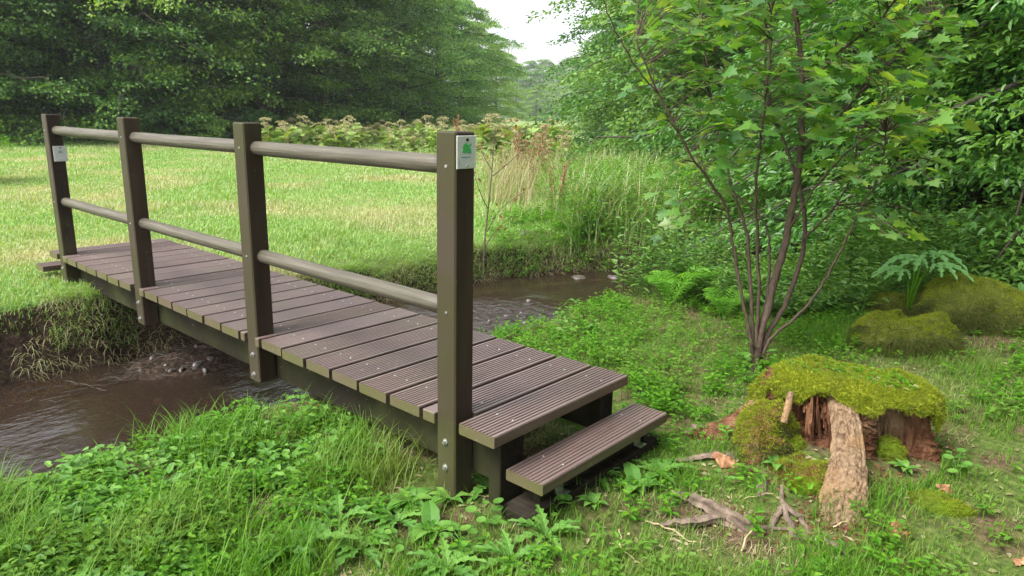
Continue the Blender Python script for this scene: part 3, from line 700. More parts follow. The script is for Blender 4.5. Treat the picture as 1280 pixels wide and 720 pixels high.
# dead thatch: short brown blades
P, d, u = scatter(60000, -250, 1500, 1.4, 6, rs); P = P[(P[:, 0] > near_edge(P[:, 1])+.2) & (fbm(P[:, 0], P[:, 1], .5, 55) > .5)]
mb = MB(); blades(mb, P, .015+.03*rs.rand(len(P)), .003, rs, lean=1.5); tag(mb.build('dry_thatch', M['dry']), 'short dry stalks between the green grass', 'dry grass', kind='stuff')
# leafy ground cover
P, d, u = scatter(30000, -300, 1500, 1.5, 9, rs)
X, Y = P[:, 0], P[:, 1]
w_l = (X < -.45-.25*(Y+1.3))*1.0                              # dense bank on the left of the near end
w_l = sst(.05, -.4, X+.35*(Y+.8))*(Y < .2)
w_r = sst(.95, 1.4, Y)*sst(.75, .1, X-.15*(Y-1.5))
w_s = .45*sst(1.2, 1.5, X)*sst(1.4, 2.2, Y)
w_u = .16
dens = np.maximum.reduce([w_l, w_r, w_s, w_u+0*X])*(.12+.88*sst(.38, .58, fbm(X, Y, .3, 61)))
under = (X < .4) & (Y > -.02) & (Y < .88)
k = (rs.rand(len(P)) < dens*(1-bare(X, Y))**2) & (X > near_edge(Y)+.22) & ~under & (np.hypot(X-1.0, Y-1.44) > .5)
P = P[k]; X = X[k]; Y = Y[k]; wl = w_l[k]; wr = w_r[k]
hh = .035+.05*rs.rand(len(P))+(.08*wl+.07*wr)*rs.rand(len(P))*(.5+fbm(X, Y, .5, 62))
mb = MB(); herbs(mb, P, hh, 8, .034, rs); tag(mb.build('ground_cover', M['herb']), 'dense small-leaved green herbs on the near bank', 'ground cover', kind='stuff')
P2, d2, u2 = scatter(3400, -300, 760, 1.6, 5.5, rs); X, Y = P2[:, 0], P2[:, 1]; k = (rs.rand(len(X)) < sst(.0, -.5, X+.35*(Y+.8))*(Y < .15)+.5*sst(1.1, 1.6, Y)*sst(.5, -.1, X)) & (X > near_edge(Y)+.2) & (fbm(X, Y, .35, 64) > .45)
mb = MB(); herbs(mb, P2[k], +.03+.09*rs.rand(k.sum()), 7, .050, rs, aspect=.6); tag(mb.build('nettles', M['weed']), 'larger-leaved green weeds rising out of the ground cover', 'nettles', kind='stuff')
P2, d2, u2 = scatter(34000, -300, 700, 1.6, 4.6, rs); X, Y = P2[:, 0], P2[:, 1]; k = (X > near_edge(Y)+.12) & (Y < .1) & (rs.rand(len(X)) < sst(.2, -.3, X+.35*(Y+.8))) & (fbm(X, Y, .25, 65) > .50)
mb = MB(); blades(mb, P2[k], .09+.16*rs.rand(k.sum()), .0045, rs, lean=.4, bendd=2.2); tag(mb.build('long_grass', M['grass']), 'longer grass blades among the leafy herbs on the near bank', 'grass', kind='stuff')
# taller nettles and herbs further right along the stream
P, d, u = scatter(7500, 760, 1500, 4.9, 13, rs); X, Y = P[:, 0], P[:, 1]
k = (X > near_edge(Y)+.3) & (Y > 3.2) & (rs.rand(len(P)) < .85); P = P[k]
mb = MB(); herbs(mb, P, (.12+.5*rs.rand(len(P)))*(.35+1.1*sst(.35, .65, fbm(P[:, 0], P[:, 1], .7, 63))), 14, .07, rs, aspect=.4); tag(mb.build('undergrowth', M['hazel']), 'knee-high leafy undergrowth between the stream and the trees', 'undergrowth', kind='stuff')
P, d, u = scatter(3500, -200, 260, 2.9, 4.6, rs); X, Y = P[:, 0], P[:, 1]
# reeds
P, d, u = scatter(3400, 660, 960, 7.6, 14, rs); P = P[((P[:, 0] < far_edge(P[:, 1])-.1) | (P[:, 0] > near_edge(P[:, 1])+.3)) & (rs.rand(len(P)) < sst(650, 760, u))]
mb = MB(); herbs(mb, P, .25+.55*rs.rand(len(P)), 14, .075, rs, aspect=.4); tag(mb.build('bank_weeds', M['herb']), 'mixed green weeds between the reeds', 'weeds', kind='stuff')
P, d, u = scatter(17000, 680, 1000, 8.0, 16, rs)
k = rs.rand(len(P)) < sst(675, 760, u)*(.12+.88*sst(.46, .6, fbm(P[:, 0], P[:, 1], .5, 66))); P = P[k]
P = P[(P[:, 0] < far_edge(P[:, 1])-.1) | (P[:, 0] > near_edge(P[:, 1])+.3)]
mb = MB(); blades(mb, P, (.3+.6*rs.rand(len(P)))*(.4+1.2*fbm(P[:, 0], P[:, 1], 1.0, 67)), .014, rs, lean=.38, bendd=2.2); tag(mb.build('reeds', M['reed']), 'tall pale green reed grass beside the stream', 'reeds', kind='stuff')
P, d, u = scatter(20000, 590, 800, 9.5, 22, rs); k = rs.rand(len(P)) < sst(585, 640, u)*sst(830, 690, u)*(.15+.85*sst(.46, .6, fbm(P[:, 0], P[:, 1], .45, 69)))*sst(9, 12.5, d)*.42; P = P[k]; P = P[P[:, 0] < far_edge(P[:, 1])-.4]
mb = MB(); blades(mb, P, (.3+.5*rs.rand(len(P)))*(.3+1.3*fbm(P[:, 0], P[:, 1], 1.3, 68)), .009, rs, lean=.35, bendd=1.5); tag(mb.build('dry_tall_grass', M['dry']), 'tall straw-coloured grass on the far bank behind the pool', 'dry grass', kind='stuff')

# ---- hogweed gone to seed at the end of the meadow
def hogweed(seed):
    rs = np.random.RandomState(seed); t = thing('hogweed_plant', (0, 0, -500), '', 'plant')
    st = MB(); um = []; lv = MB()
    for i in range(4):
        a = rs.rand()*6.28; r = .1+.35*rs.rand(); h = .75+.5*rs.rand(); e = np.array([math.cos(a)*r, math.sin(a)*r, h])
        st.add(*tube([(0, 0, 0), e*[.4, .4, .5], e], [.014, .01, .007], 5))
        n = 90; q = rs.randn(n, 2)*.07; P = e+np.stack([q[:, 0], q[:, 1], .03-(q**2).sum(1)*3], 1)
        um.append(MB()); inst(um[-1], QUAD[0], QUAD[1], P, rs.randn(n, 3), rs.randn(n, 3), .05, .04)
    n = 34; a = rs.rand(n)*6.28; rr = rs.rand(n)*.3
    inst(lv, LOBED[0], LOBED[1], np.stack([np.cos(a)*rr, np.sin(a)*rr, .15+.65*rs.rand(n)], 1), np.stack([np.cos(a), np.sin(a), rs.randn(n)*.4], 1), np.stack([rs.randn(n)*.4, rs.randn(n)*.4, np.ones(n)], 1), .26+.14*rs.rand(n))
    st.build('stalk', M['straw'], t); [x_.build('seed_head', M['umbel'], t) for x_ in um]; lv.build('leaves', M['hogleaf'], t); return t
hp = [hogweed(5), hogweed(6)]
rs = np.random.RandomState(12)
spots = [(u+rs.uniform(-6, 6), rs.uniform(25, 38)) for u in np.linspace(330, 600, 74)]+[(u, rs.uniform(19, 30)) for u in np.linspace(603, 700, 22)]
for i, (u, d) in enumerate(spots):
    back = i < 74
    lab = 'yellow-green hogweed gone to seed in the strip at the end of the meadow' if back else 'tall seeding hogweed among dry stalks right of the nearest post'
    gp = 'hogweed strip at the end of the meadow' if back else 'hogweed right of the nearest post'
    put(hp[i % 2], used, 'g%d' % (i % 2), u, d, (.5+.7*rs.rand()**1.5)*(1 if back else 1.05), lab, gp, rs.rand()*6)
# dry dock stalks and the thin sapling on the far bank
def drystalk(seed, h):
    rs = np.random.RandomState(seed); t = thing('dock_stalk', (0, 0, -500), '', 'dry plant'); st = MB(); sd = []
    for i in range(3):
        e = np.array([rs.randn()*.09, rs.randn()*.09, h*(.75+.3*rs.rand())]); st.add(*tube([(0, 0, 0), e*[.3, .3, .5], e], [.006, .005, .003], 5))
        n = 150; tt = .35+.65*rs.rand(n); P = e*tt[:, None]+rs.randn(n, 3)*[.02, .02, .02]
        sd.append(MB()); inst(sd[-1], QUAD[0], QUAD[1], P, rs.randn(n, 3)+[0, 0, .4], rs.randn(n, 3), .028, .018)
    st.build('stalk', M['straw'], t); [x_.build('seeds', M['deadleaf'], t) for x_ in sd]; return t
dk = drystalk(3, 1.1)
dl = [(690, 9.6, .95, 'rusty dock stalk standing in front of the reeds'), (662, 12.5, 1.0, 'rusty dock stalk left of the reeds'), (650, 14, 1.1, 'rusty dock stalk next to the thin sapling'), (676, 13.5, 1.15, 'taller rusty dock stalk midway between sapling and reeds'), (640, 17, 1.2, 'far rusty dock stalk just right of the sapling'), (668, 16.5, 1.2, 'far rusty dock stalk in the straw grass'), (572, 22, 1.5, 'red-brown dock stalk rising behind the nearest post top')]
for i, (u, d, s, lab) in enumerate(dl): put(dk, used, 'd', u, d, s, lab, 'rusty dock stalks', i*1.4)
b0 = G(604, 352); dB = float((b0-CAM)@_f)
t = thing('sapling', b0, 'thin nearly bare sapling with a few red leaves on the far bank', 'sapling')
st = MB(); lv = MB(); rs = np.random.RandomState(9)
def loc_(u, v, dd=0): return at(u, v, dB+dd)-b0
main = smooth_path([loc_(604, 352), loc_(606, 300), loc_(613, 235), loc_(619, 160)], 4); st.add(*tube(main, np.linspace(.014, .004, len(main)), 6))
for pl in ([(609, 290, 0), (625, 262, .1), (655, 240, .15)], [(610, 262, 0), (598, 235, -.2), (588, 200, -.2)], [(616, 220, 0), (640, 200, .2), (662, 178, .2)], [(606, 310, 0), (618, 290, 0), (640, 270, -.1)], [(616, 215, 0), (602, 190, 0), (592, 165, .1)], [(618, 180, 0), (630, 165, 0), (645, 152, 0)]):
    q = smooth_path([loc_(*a) for a in pl], 3); st.add(*tube(q, np.linspace(.006, .002, len(q)), 5))
    n = 9; P = q[rs.randint(2, len(q), n)]+rs.randn(n, 3)*.03; inst(lv, LEAF[0], LEAF[1], P, rs.randn(n, 3)-[0, 0, .6], rs.randn(n, 3), .055, .03)
st.build('trunk', M['stem'], t); lv.build('leaves', M['deadleaf'], t)

# ------------------------------------------------------------------ the big rotten stump
rs = np.random.RandomState(21)
AW = np.array([-.264, .965, 0]); RT = np.array([.965, .264, 0])
def nrm1(th, seed, n=4):
    r = np.random.RandomState(seed); return sum(r.randn()*np.cos((k+1)*th+r.rand()*6.28)/(k+1.2) for k in range(n))
def stump_surface(C, R0, top, ztop, cav, flare, seed, nth=96, nt=26, rim=.03):
    """rings from the ground to the rim; th = 0 points to screen right, th = -90 deg to the front"""
    th = np.arange(nth)*2*math.pi/nth-math.pi; rows = []
    zg = gz(C[0], C[1])-.12
    for j in range(nt):
        t = j/(nt-1); zt = ztop+top*nrm1(th, seed+1)*.35
        r = R0*(1+.10*nrm1(th, seed))+flare(th)*(1-t)**2.2
        r = r+.018*nrm1(th*3, seed+2, 6)+.012*np.random.RandomState(seed+j).randn(nth)
        for (a, w_, dep, lo, hi) in cav:
            g = np.exp(-((np.angle(np.exp(1j*(th-a))))/w_)**4); e = sst(lo-.12, lo+.05, t)*sst(hi+.06, hi-.03, t)
            r = r-dep*g*e
        z = zg+(zt-zg)*t
        rows.append(np.stack([C[0]+RT[0]*np.cos(th)*r+EL*AW[0]*np.sin(th)*r, C[1]+RT[1]*np.cos(th)*r+EL*AW[1]*np.sin(th)*r, z], 1))
    cen = rows[-1].mean(0)
    for q in (.75, .45, .15): rows.append(cen+(rows[nt-1]-cen)*q)
    V = np.concatenate(rows); n = len(rows); i = np.arange(n-1)[:, None]*nth; j = np.arange(nth)[None]; j2 = (j+1) % nth
    return V, np.stack([i+j, i+j2, i+nth+j2, i+nth+j], -1).reshape(-1, 4)
SC = np.array([.965, 1.46]); ZT = .012; EL = .52
stump = thing('tree_stump', (0, 0, 0), 'big rotten tree stump capped with yellow-green moss, a pale root running down its front', 'tree stump')
def fl(th): return .10+.22*np.exp(-((np.angle(np.exp(1j*(th-R_(195)))))/.6)**2)+.07*np.exp(-((np.angle(np.exp(1j*(th-R_(-8)))))/.3)**2)+.10*np.exp(-((np.angle(np.exp(1j*(th-R_(-150)))))/.35)**2)
V, F = stump_surface(SC, .325, .04, ZT, [(R_(-118), .34, .17, .42, .99), (R_(-42), .42, .24, .15, .97)], fl, 3, nth=160, nt=40)
m_ = MB(); m_.add(V, F); m_.build('rotten_wood', M['rot'], stump)
def mosscap(C, R0, ztop, drop, seed, bump_=.034, nth=110, nr=22):
    th = np.arange(nth)*2*math.pi/nth-math.pi; rows = [np.array([[C[0], C[1], ztop+.02]]).repeat(nth, 0)]
    Rr = R0*(1+.10*nrm1(th, seed)); dr = drop(th)
    for j in range(1, nr+10):
        if j <= nr:
            q = j/nr; r = Rr*q; z = ztop+.02*(1-q**4)
            x = C[0]+RT[0]*np.cos(th)*r+EL*AW[0]*np.sin(th)*r; y = C[1]+RT[1]*np.cos(th)*r+EL*AW[1]*np.sin(th)*r
            z = z+bump_*2.2*(fbm(x, y, .13, seed)-.5)-.02*sst(.8, 1, q)
        else:
            q = (j-nr)/9; rr = Rr+.02*np.sin(q*math.pi*.7)+dr*q*.30+.01*np.random.RandomState(seed*9+j).randn(nth); zz = ztop-.01-dr*q*(1+.5*np.clip(nrm1(th*5, seed+5, 8), -1, 1.5))
            x = C[0]+RT[0]*np.cos(th)*rr+EL*AW[0]*np.sin(th)*rr; y = C[1]+RT[1]*np.cos(th)*rr+EL*AW[1]*np.sin(th)*rr; z = zz
        rows.append(np.stack([x, y, z], 1))
    V = np.concatenate(rows); n = len(rows); i = np.arange(n-1)[:, None]*nth; j = np.arange(nth)[None]; j2 = (j+1) % nth
    return V, np.stack([i+j, i+j2, i+nth+j2, i+nth+j], -1).reshape(-1, 4)
def wob(th, seed): return .5+.5*np.clip(nrm1(th*3, seed, 7), -1, 1)
def dropf(th):
    a = np.degrees(th) % 360
    left = np.exp(-((np.angle(np.exp(1j*(th-R_(188)))))/.55)**2)
    right = np.exp(-((np.angle(np.exp(1j*(th-R_(-12)))))/.38)**2)
    mid = np.exp(-((np.angle(np.exp(1j*(th-R_(-78)))))/.12)**2)
    return .012+.035*wob(th, 8)+.20*left+.085*right+.035*mid+.10*(np.sin(th) > .3)
V, F = mosscap(SC, .350, ZT+.022, dropf, 17)
m_ = MB(); m_.add(V, F); mc = m_.build('moss_cap', M['moss'], stump, smooth=True)
P, N = sample(V, F, 60000, rs); N = np.where(((P-np.array([SC[0], SC[1], ZT-.2]))*N).sum(1)[:, None] < 0, -N, N)
m_ = MB(); strands(m_, P, N, .017, .0028, rs); tag(m_.build('moss_strands', M['moss'], mc), kind='stuff')
c_ = rs.rand(90)*6.28; r_ = np.sqrt(rs.rand(90))*.27; P = np.stack([SC[0]+RT[0]*np.cos(c_)*r_+EL*AW[0]*np.sin(c_)*r_, SC[1]+RT[1]*np.cos(c_)*r_+EL*AW[1]*np.sin(c_)*r_, np.full(90, ZT+.035)], 1)
m_ = MB(); herbs(m_, P, .012+.03*rs.rand(90), 5, .018, rs); tag(m_.build('seedlings', M['herb'], stump), kind='stuff')
m_ = MB(); P = P[:60]+rs.randn(60, 3)*[.01, .01, .0]+[0, 0, .012]; inst(m_, LEAF[0], LEAF[1], P, rdir(rs, 60, .05), np.array([[0, 0, 1.0]])+rs.randn(60, 3)*.2, .02+.02*rs.rand(60), .008); tag(m_.build('needle_litter', M['dry'], stump), kind='stuff')
# moss flowing down the left flank and round the foot
def blob(C, rx, ry, h, seed, ns=26, nthh=48, rough=.12, az=0, sq=.55):
    th = np.arange(nthh)*2*math.pi/nthh; rows = []
    for j in range(ns):
        q = j/(ns-1); ph = q*math.pi/2
        r = np.cos(ph)**sq*(1+rough*nrm1(th, seed)); zz = np.sin(ph)**.85
        x = rx*np.cos(th)*r; y = ry*np.sin(th)*r; ca, sa = math.cos(az), math.sin(az)
        X = C[0]+x*ca-y*sa; Y = C[1]+x*sa+y*ca
        n_ = 1.7*(fbm(X*1.0, Y+zz*.35, max(rx, ry)*.4, seed, 4)-.5)
        rows.append(np.stack([X+n_*rx*.25, Y+n_*ry*.2, C[2]-.03+(h+.03)*zz*(1+.35*n_)], 1))
    V = np.concatenate(rows); i = np.arange(ns-1)[:, None]*nthh; j = np.arange(nthh)[None]; j2 = (j+1) % nthh
    return V, np.stack([i+j, i+j2, i+nthh+j2, i+nthh+j], -1).reshape(-1, 4)
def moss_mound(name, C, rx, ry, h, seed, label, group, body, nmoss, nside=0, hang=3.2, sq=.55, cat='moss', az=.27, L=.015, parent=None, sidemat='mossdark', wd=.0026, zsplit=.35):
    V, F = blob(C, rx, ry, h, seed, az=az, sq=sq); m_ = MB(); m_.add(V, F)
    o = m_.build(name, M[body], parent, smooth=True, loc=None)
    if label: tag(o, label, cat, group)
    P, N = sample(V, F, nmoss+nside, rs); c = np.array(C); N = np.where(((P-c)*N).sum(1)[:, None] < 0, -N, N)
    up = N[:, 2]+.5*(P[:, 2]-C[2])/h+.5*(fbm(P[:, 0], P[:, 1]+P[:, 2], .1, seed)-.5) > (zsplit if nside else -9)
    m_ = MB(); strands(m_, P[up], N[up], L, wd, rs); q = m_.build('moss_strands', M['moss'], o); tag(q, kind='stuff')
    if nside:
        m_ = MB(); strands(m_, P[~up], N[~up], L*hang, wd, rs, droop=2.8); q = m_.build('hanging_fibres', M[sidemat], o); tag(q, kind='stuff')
    return o
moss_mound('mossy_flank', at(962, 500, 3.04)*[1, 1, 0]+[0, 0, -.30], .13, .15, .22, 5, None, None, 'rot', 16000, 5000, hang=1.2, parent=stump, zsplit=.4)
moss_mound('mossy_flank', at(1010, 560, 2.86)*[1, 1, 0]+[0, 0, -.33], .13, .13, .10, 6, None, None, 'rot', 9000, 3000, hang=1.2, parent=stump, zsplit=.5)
# the bare root down the front
rp = [at(1046, 484, 3.12), at(1053, 504, 2.97), at(1060, 545, 2.86), at(1060, 592, 2.75), G(1055, 632)+[0, 0, .0], G(1050, 662)+[0, 0, -.09]]
q = smooth_path(rp, 7); m_ = MB(); m_.add(*tube(q, np.interp(np.linspace(0, 1, len(q)), [0, .2, .45, .8, 1], [.055, .050, .056, .082, .105]), 64, jit=.05, seed=5, flat=.7)); m_.build('root', M['root'], stump)
m_ = MB(); q = smooth_path([at(988, 492, 3.0), at(984, 510, 2.95), at(979, 528, 2.94)], 4); m_.add(*tube(q, [.012]*len(q), 10, jit=.12, seed=8)); m_.build('wood_splinter', M['root'], stump)
# brown splinters inside the hollows
m_ = MB()
for i in range(70):
    u0 = rs.uniform(1005, 1050) if i < 25 else rs.uniform(1092, 1160); d0 = rs.uniform(2.98, 3.06) if i < 25 else rs.uniform(2.98, 3.12); v0 = rs.uniform(492, 505) if i < 25 else rs.uniform(500, 540)
    a = at(u0, v0, d0); b = at(u0+rs.uniform(-8, 8), v0+rs.uniform(18, 60), d0-rs.uniform(-.02, .05)); m_.add(*tube([a, (a+b)/2+rs.randn(3)*.004, b], [.004, .009, .003], 5, jit=.2, seed=i))
tag(m_.build('rotten_splinters', M['rot'], stump), kind='stuff')

# moss mounds and small moss clumps
b1 = G(1128, 447); b1[2] = gz(b1[0], b1[1])
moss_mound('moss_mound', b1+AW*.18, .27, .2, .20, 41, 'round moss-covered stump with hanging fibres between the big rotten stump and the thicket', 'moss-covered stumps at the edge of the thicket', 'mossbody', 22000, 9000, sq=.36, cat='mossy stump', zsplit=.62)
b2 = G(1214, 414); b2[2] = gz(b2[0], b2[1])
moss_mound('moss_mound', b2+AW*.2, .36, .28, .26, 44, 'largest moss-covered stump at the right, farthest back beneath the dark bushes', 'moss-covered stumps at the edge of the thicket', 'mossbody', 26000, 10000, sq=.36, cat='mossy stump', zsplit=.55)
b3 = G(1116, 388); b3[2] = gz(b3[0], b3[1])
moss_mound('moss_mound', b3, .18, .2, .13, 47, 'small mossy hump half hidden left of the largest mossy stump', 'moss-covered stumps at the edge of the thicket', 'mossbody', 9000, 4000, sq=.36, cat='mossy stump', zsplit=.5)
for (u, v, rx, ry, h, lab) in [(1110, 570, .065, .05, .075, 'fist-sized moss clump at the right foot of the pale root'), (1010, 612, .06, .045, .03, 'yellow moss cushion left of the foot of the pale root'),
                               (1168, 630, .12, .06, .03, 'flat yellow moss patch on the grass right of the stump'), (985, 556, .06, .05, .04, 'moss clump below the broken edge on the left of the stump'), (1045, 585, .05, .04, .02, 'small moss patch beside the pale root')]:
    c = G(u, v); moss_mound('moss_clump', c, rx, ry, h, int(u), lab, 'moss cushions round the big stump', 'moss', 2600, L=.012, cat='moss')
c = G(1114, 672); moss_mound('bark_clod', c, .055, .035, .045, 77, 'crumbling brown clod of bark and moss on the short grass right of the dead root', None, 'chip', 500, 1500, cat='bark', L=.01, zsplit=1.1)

# ------------------------------------------------------------------ dead roots, sticks and chips
def rootpath(lst, rad, seed, n=9, jit=.13, k=5):
    q = smooth_path([G(u, v)+np.array([0, 0, z-.008 if max(rad) > .008 else z]) for u, v, z in lst], k); m = MB()
    qq = q+np.random.RandomState(seed).randn(*q.shape)*.003
    m.add(*tube(qq, np.interp(np.linspace(0, 1, len(q)), np.linspace(0, 1, len(rad)), rad), n, jit=jit, seed=seed, flat=.7)); return m
def wood(name, parts, label, cat, mt='deadwood', group=None):
    mb = MB()
    for a in parts: mb.V += a.V; mb.F += [f+mb.n for f in a.F]; mb.n += a.n
    return tag(mb.build(name, M[mt]), label, cat, group)
wood('dead_root', [rootpath([(842, 620, .02), (872, 634, .03), (905, 650, .03), (948, 664, .01)], [.015, .028, .034, .014], 1, 12), rootpath([(822, 657, .015), (860, 660, .025), (905, 655, .03), (950, 672, .0)], [.010, .026, .030, .010], 2, 12), rootpath([(890, 652, .02), (925, 662, .012), (985, 662, .012)], [.014, .018, .005], 3, 10)],
     'forked grey-brown dead root lying on the bare soil in front of the stump', 'dead root')
wood('dead_root', [rootpath([(975, 622, .055), (979, 640, .03), (992, 668, .01), (1003, 678, 0)], [.006, .011, .016, .006], 4), rootpath([(978, 638, .03), (1000, 650, .02), (1012, 668, .005)], [.01, .012, .005], 5), rootpath([(978, 640, .03), (966, 655, .015), (960, 668, .0)], [.009, .011, .004], 6)],
     'small spiky root stub sticking up right of the forked dead root', 'dead root')
wood('dead_root', [rootpath([(832, 578, .008), (868, 576, .018), (902, 572, .018), (925, 574, .0)], [.006, .014, .018, .008], 7)], 'thin brown surface root reaching from the lower step towards the stump', 'dead root')
wood('wood_chunk', [rootpath([(893, 574, .02), (907, 582, .02), (922, 584, .01)], [.014, .03, .012], 8, 10, .2)], 'broken orange-brown chunk of wood at the end of the thin surface root', 'wood chunk', 'chip')
wood('dead_root', [rootpath([(1028, 672, .005), (1048, 688, .012), (1072, 704, .0)], [.006, .012, .005], 9)], 'short root end at the bottom below the foot of the pale root', 'dead root')
wood('wood_chunk', [rootpath([(952, 600, .03), (953, 614, .012), (951, 626, 0)], [.012, .018, .01], 10, 8, .2)], 'upright grey wood chip between the two dead roots', 'wood chunk')
wood('bark_slab', [rootpath([(858, 544, .01), (870, 540, .02), (884, 533, .01)], [.01, .022, .008], 11, 8, .2)], 'grey slab of bark in the grass between the upper step and the stump', 'bark')
wood('bark_slab', [rootpath([(301, 664, .02), (310, 672, .02), (320, 680, .01)], [.012, .026, .01], 12, 8, .25)], 'pinkish brown piece of bark among the herbs left of the nearest post', 'bark')
wood('bark_slab', [rootpath([(1170, 612, .02), (1181, 617, .025), (1192, 622, .01)], [.006, .018, .006], 13, 8, .25)], 'reddish bark flake lying above the flat moss patch', 'bark', 'chip')
wood('wood_chunk', [rootpath([(1265, 708, .015), (1285, 706, .02)], [.012, .014], 14, 8, .2)], 'reddish stub of wood at the lower right corner', 'wood chunk', 'chip')
wood('wood_chunk', [rootpath([(1222, 637, .01), (1232, 640, .012)], [.008, .01], 15, 8, .2)], 'tiny brown cone-like bit right of the flat moss patch', 'wood chunk', 'chip')
for (lst, r, lab) in [([(806, 655, .012), (835, 666, .012), (868, 682, .005)], .004, 'thin stick lying left of the forked dead root'), ([(775, 668, .02), (777, 690, .012), (800, 708, .008), (826, 721, .004)], .0022, 'bent pale straw at the bottom edge below the steps'),
                     ([(926, 692, .01), (936, 676, .03), (948, 668, .02)], .003, 'pale kinked twig below the forked dead root'), ([(765, 682, .006), (790, 688, .01)], .002, 'short straw crossing the bent pale straw'), ([(930, 626, .012), (965, 622, .012)], .002, 'pale straw beside the upright wood chip'),
                     ([(1040, 664, .008), (1060, 656, .014)], .0028, 'brown twig just below the foot of the pale root'), ([(580, 622, .012), (600, 626, .016), (612, 624, .01)], .0035, 'pinkish twig on the soil under the steps'), ([(870, 690, .004), (885, 688, .006)], .002, 'tiny straw below the thin stick')]:
    wood('stick', [rootpath(lst, [r, r, r*.7], int(lst[0][0]), 6, .05)], lab, 'stick', 'straw')

# stones and twigs at the stream
rs = np.random.RandomState(77)
def stone(x, y, s, lab, gp, mt='stone'):
    V, F = blob((0, 0, 0), s, s*rs.uniform(.5, .8), s*rs.uniform(.3, .5), rs.randint(999), ns=7, nthh=12, rough=.2, az=rs.rand()*6)
    m_ = MB(); m_.add(V, F); o = m_.build('stone', M[mt], smooth=True); o.location = (x, y, max(gz(x, y), WATER-.03)); return tag(o, lab, 'stone', gp)
proto_st = None
for i in range(56):
    if i < 34: x, y = -3.35+rs.randn()*.22, .5+rs.randn()*.5; gp = 'stones on the gravel bar under the bridge'; lab = 'wet dark stone on the gravel bar under the bridge'
    else: x, y = -2.35+rs.randn()*.28, 3.0+rs.randn()*.5; gp = 'stones in the riffle beyond the bridge'; lab = 'small wet stone breaking the water in the riffle beyond the bridge'
    o = stone(x, y, rs.uniform(.02, .05), lab, gp, 'stone' if i < 34 else 'palestone')
    if i >= 34: o.location.z = max(o.location.z, WATER-.008)
for (u, v, s, lab) in [(720, 357, .13, 'flat dark stone at the far waterline beyond the bridge'), (765, 357, .12, 'dark stone at the right end of the visible water'), (655, 292, .12, 'brown stone set in the far bank below the reeds'), (775, 368, .08, 'small wet stone at the near waterline right of the riffle')]:
    p = G(u, v); stone(p[0], p[1], s, lab, None)
m_ = MB()
for i in range(150):
    x, y = -3.42+rs.randn()*.16, .35+rs.randn()*.45; z = max(gz(x, y), WATER)+.012+rs.rand()*.03; a = rs.randn()*.5+1.2; L = rs.uniform(.04, .18)
    m_.add(*tube([(x, y, z), (x+math.cos(a)*L/2, y+math.sin(a)*L/2, z+rs.randn()*.01), (x+math.cos(a)*L, y+math.sin(a)*L, z+rs.randn()*.012)], [.003, .004, .002], 5))
tag(m_.build('stream_debris', M['barkdark']), 'washed-up dark twigs on the gravel bar under the bridge', 'debris', kind='stuff')

# ------------------------------------------------------------------ lobed-leaf shrub
base = G(944, 465); D0 = float((base-CAM)@_f); rs = np.random.RandomState(15)
shrub = thing('maple_shrub', base, 'slender many-stemmed shrub with lobed leaves standing behind the big stump', 'shrub')
stems = [([(942, 466, 0), (940, 435, 0), (929, 375, -.02), (917, 310, -.05), (905, 255, -.12), (862, 190, -.25), (822, 115, -.35), (795, 50, -.45)], .011, .004),
         ([(943, 466, 0), (941, 430, .01), (938, 350, .03), (932, 285, .05), (912, 225, .15), (893, 150, .25), (880, 60, .3), (872, -30, .35)], .012, .005),
         ([(945, 466, 0), (949, 425, 0), (968, 355, 0), (985, 290, 0), (998, 215, 0), (1003, 140, -.03), (1000, 60, -.05), (985, -40, -.1)], .024, .012),
         ([(946, 466, 0), (955, 428, .02), (985, 372, .05), (1004, 310, .1), (1003, 250, .2), (985, 190, .35), (960, 120, .45), (955, 20, .5)], .017, .007),
         ([(946, 465, 0), (962, 425, -.02), (1000, 392, -.05), (1030, 352, -.1), (1052, 310, -.15), (1072, 268, -.2), (1100, 215, -.3), (1108, 165, -.4)], .009, .003),
         ([(943, 460, 0), (947, 400, -.02), (948, 320, -.06), (945, 240, -.12), (952, 160, -.2), (962, 80, -.25), (965, -20, -.3)], .010, .005),
         ([(945, 460, 0), (955, 400, .03), (962, 330, .08), (958, 285, .12), (930, 250, .2), (890, 240, .3), (858, 225, .4)], .009, .003),
         ([(1003, 140, -.03), (1030, 85, -.1), (1062, 55, -.15), (1100, 25, -.25), (1130, -20, -.3)], .010, .005),
         ([(1000, 190, 0), (1045, 150, .1), (1090, 100, .15), (1130, 62, .2), (1180, 20, .3)], .008, .003),
         ([(985, 290, 0), (1015, 240, -.1), (1060, 190, -.2), (1100, 160, -.3)], .007, .003),
         ([(1003, 300, .05), (1040, 262, .1), (1065, 215, .15), (1075, 150, .2)], .007, .003),
         ([(822, 115, -.35), (800, 90, -.4), (770, 40, -.5), (750, -10, -.6)], .005, .003)]
SP = []; rsk = np.random.RandomState(3)
for i, (pl, r0, r1) in enumerate(stems):
    q = smooth_path([at(u, v, D0+dd)-base if k else at(u, v, D0+dd)-base-[0, 0, .04*(i < 7)] for k, (u, v, dd) in enumerate(pl)], 6)
    q = q+rsk.randn(*q.shape)*.0025
    m_ = MB(); m_.add(*tube(q, np.linspace(r0*1.12, r1, len(q)), 9, jit=.06, seed=i)); m_.build('stem', M['stem'], shrub, smooth=True)
    SP.append(q)
SPa = np.concatenate([q[len(q)//3:] for q in SP])
tw = MB(); LP = []; LD = []; LN = []; LL = []
cnt = 0
